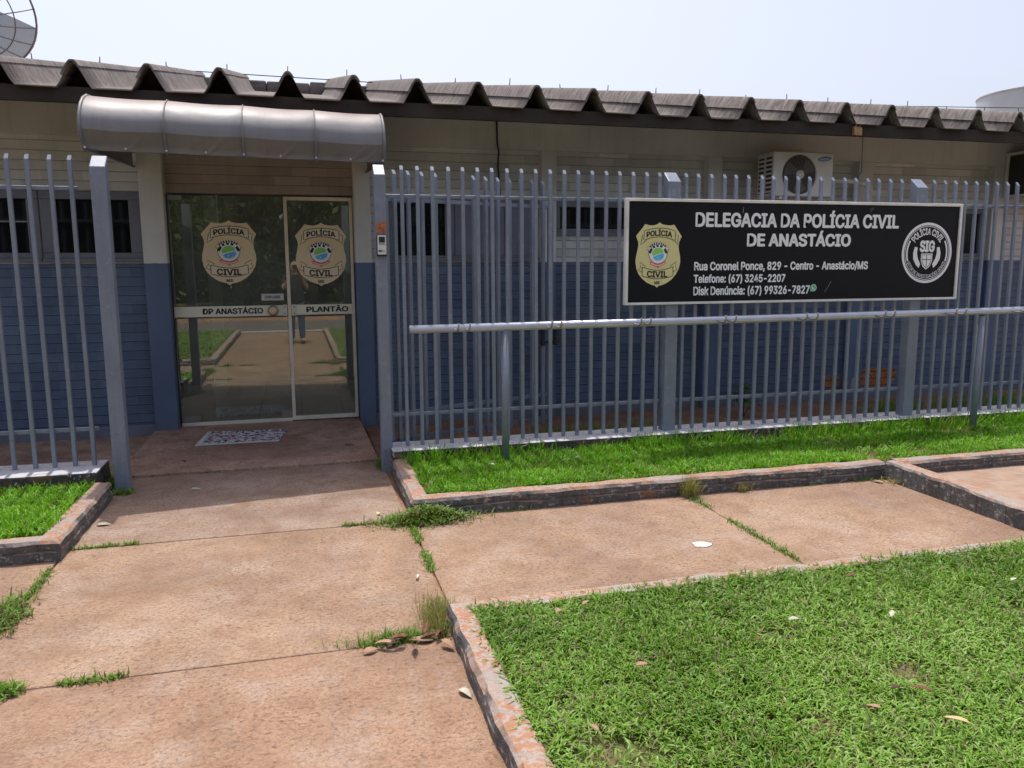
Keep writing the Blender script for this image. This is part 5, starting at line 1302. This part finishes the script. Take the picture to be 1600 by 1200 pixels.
hx = -0.03
def joint_mesh():
    V, E, R_ = [], [], []
    def add(p, r, prev=None):
        V.append(p); R_.append(r)
        if prev is not None: E.append((prev, len(V) - 1))
        return len(V) - 1
    pel = add((hx, PYO, 0.92), (0.135, 0.095)); ch = add((hx, PYO, 1.12), (0.145, 0.10), pel); sh = add((hx, PYO - 0.01, 1.34), (0.155, 0.10), ch); nk0 = add((hx, PYO, 1.43), 0.062, sh); nk = add((hx, PYO + 0.01, 1.49), 0.052, nk0)
    jaw = add((hx, PYO + 0.035, 1.545), (0.062, 0.075), nk); hd = add((hx, PYO + 0.02, 1.62), (0.075, 0.095), jaw); tp = add((hx, PYO + 0.005, 1.69), (0.068, 0.085), hd)
    ns = add((hx, PYO + 0.135, 1.595), 0.012, hd)
    for s in (-1, 1):
        ear = add((hx + s * 0.085, PYO + 0.01, 1.605), 0.016, hd)
        hip = add((hx + s * 0.095, PYO, 0.84), 0.085, pel); kn = add((hx + s * 0.10, PYO + 0.015, 0.48), 0.056, hip); an = add((hx + s * 0.105, PYO - 0.01, 0.10), 0.04, kn); to = add((hx + s * 0.12, PYO + 0.13, 0.055), 0.035, an)
        sd = add((hx + s * 0.19, PYO, 1.36), 0.055, sh); el = add((hx + s * 0.235, PYO + 0.10, 1.13), 0.042, sd); wr = add((s * 0.085 - 0.0, PYO + 0.32, 1.49), 0.027, el)
        pm = add((s * 0.088, PYO + 0.365, 1.545), (0.032, 0.02), wr)
        for k in range(4):
            f1 = add((s * 0.088, PYO + 0.375, 1.56 + k * 0.018), 0.009, pm); f2 = add((s * 0.072, PYO + 0.352 + 0.004 * k, 1.575 + k * 0.019), 0.008, f1); add((s * (0.055 - 0.003 * (k == 3)), PYO + 0.355, 1.572 + k * 0.018), 0.007, f2)
        t1 = add((s * 0.07, PYO + 0.385, 1.54), 0.010, pm); add((s * 0.055, PYO + 0.392, 1.565), 0.009, t1)
    return V, E, R_
V, E, R_ = joint_mesh(); skinned('body', V, E, R_, M_['skin'], person)
sv = [(hx, PYO, 0.80), (hx, PYO, 0.96), (hx, PYO, 1.12), (hx, PYO - 0.01, 1.30), (hx, PYO, 1.43)]; sr = [(0.195, 0.15), (0.195, 0.15), (0.185, 0.145), (0.195, 0.142), (0.085, 0.085)]; se = [(0, 1), (1, 2), (2, 3), (3, 4)]
for s in (-1, 1):
    b = len(sv); sv += [(hx + s * 0.19, PYO, 1.36), (hx + s * 0.225, PYO + 0.06, 1.22)]; sr += [0.078, 0.066]; se += [(3, b), (b, b + 1)]
skinned('shirt', sv, se, sr, M_['shirt'], person)
jv = [(hx, PYO, 0.92)]; jr = [(0.175, 0.13)]; je = []
for s in (-1, 1):
    b = len(jv); jv += [(hx + s * 0.095, PYO, 0.82), (hx + s * 0.10, PYO + 0.015, 0.48), (hx + s * 0.105, PYO - 0.01, 0.08)]; jr += [0.10, 0.073, 0.062]; je += [(0, b), (b, b + 1), (b + 1, b + 2)]
skinned('jeans', jv, je, jr, M_['jeans'], person)
for s in (-1, 1): skinned('shoe', [(hx + s * 0.105, PYO - 0.06, 0.045), (hx + s * 0.108, PYO + 0.03, 0.05), (hx + s * 0.125, PYO + 0.17, 0.036)], [(0, 1), (1, 2)], [(0.045, 0.042), (0.048, 0.046), (0.044, 0.032)], M_['shoe'], person)
skinned('hair', [(hx, PYO - 0.045, 1.60), (hx, PYO - 0.02, 1.67), (hx, PYO + 0.02, 1.712)], [(0, 1), (1, 2)], [(0.072, 0.06), (0.078, 0.085), (0.062, 0.075)], M_['hair'], person)
m = MB()
for s in (-1, 1): m.tube([(hx + s * 0.032, PYO + 0.108, 1.622), (hx + s * 0.032, PYO + 0.116, 1.622)], 0.011, 10)
m.build('eye', M_['black'], person); MB().box(hx - 0.025, hx + 0.025, PYO + 0.105, PYO + 0.113, 1.538, 1.546).build('mouth', M_['red'], person)
ph_ = empty('phone', (0, -0.045, 1.55), 'dark phone held up in front of the person reflected in the glass', 'phone')
MB().box(-0.075, 0.075, -0.048, -0.039, 1.555, 1.632).build('case', M_['latch'], ph_, bevel=0.004)
MB().box(-0.070, 0.070, -0.0495, -0.0483, 1.560, 1.627).build('display', M_['dark_glass'], ph_)
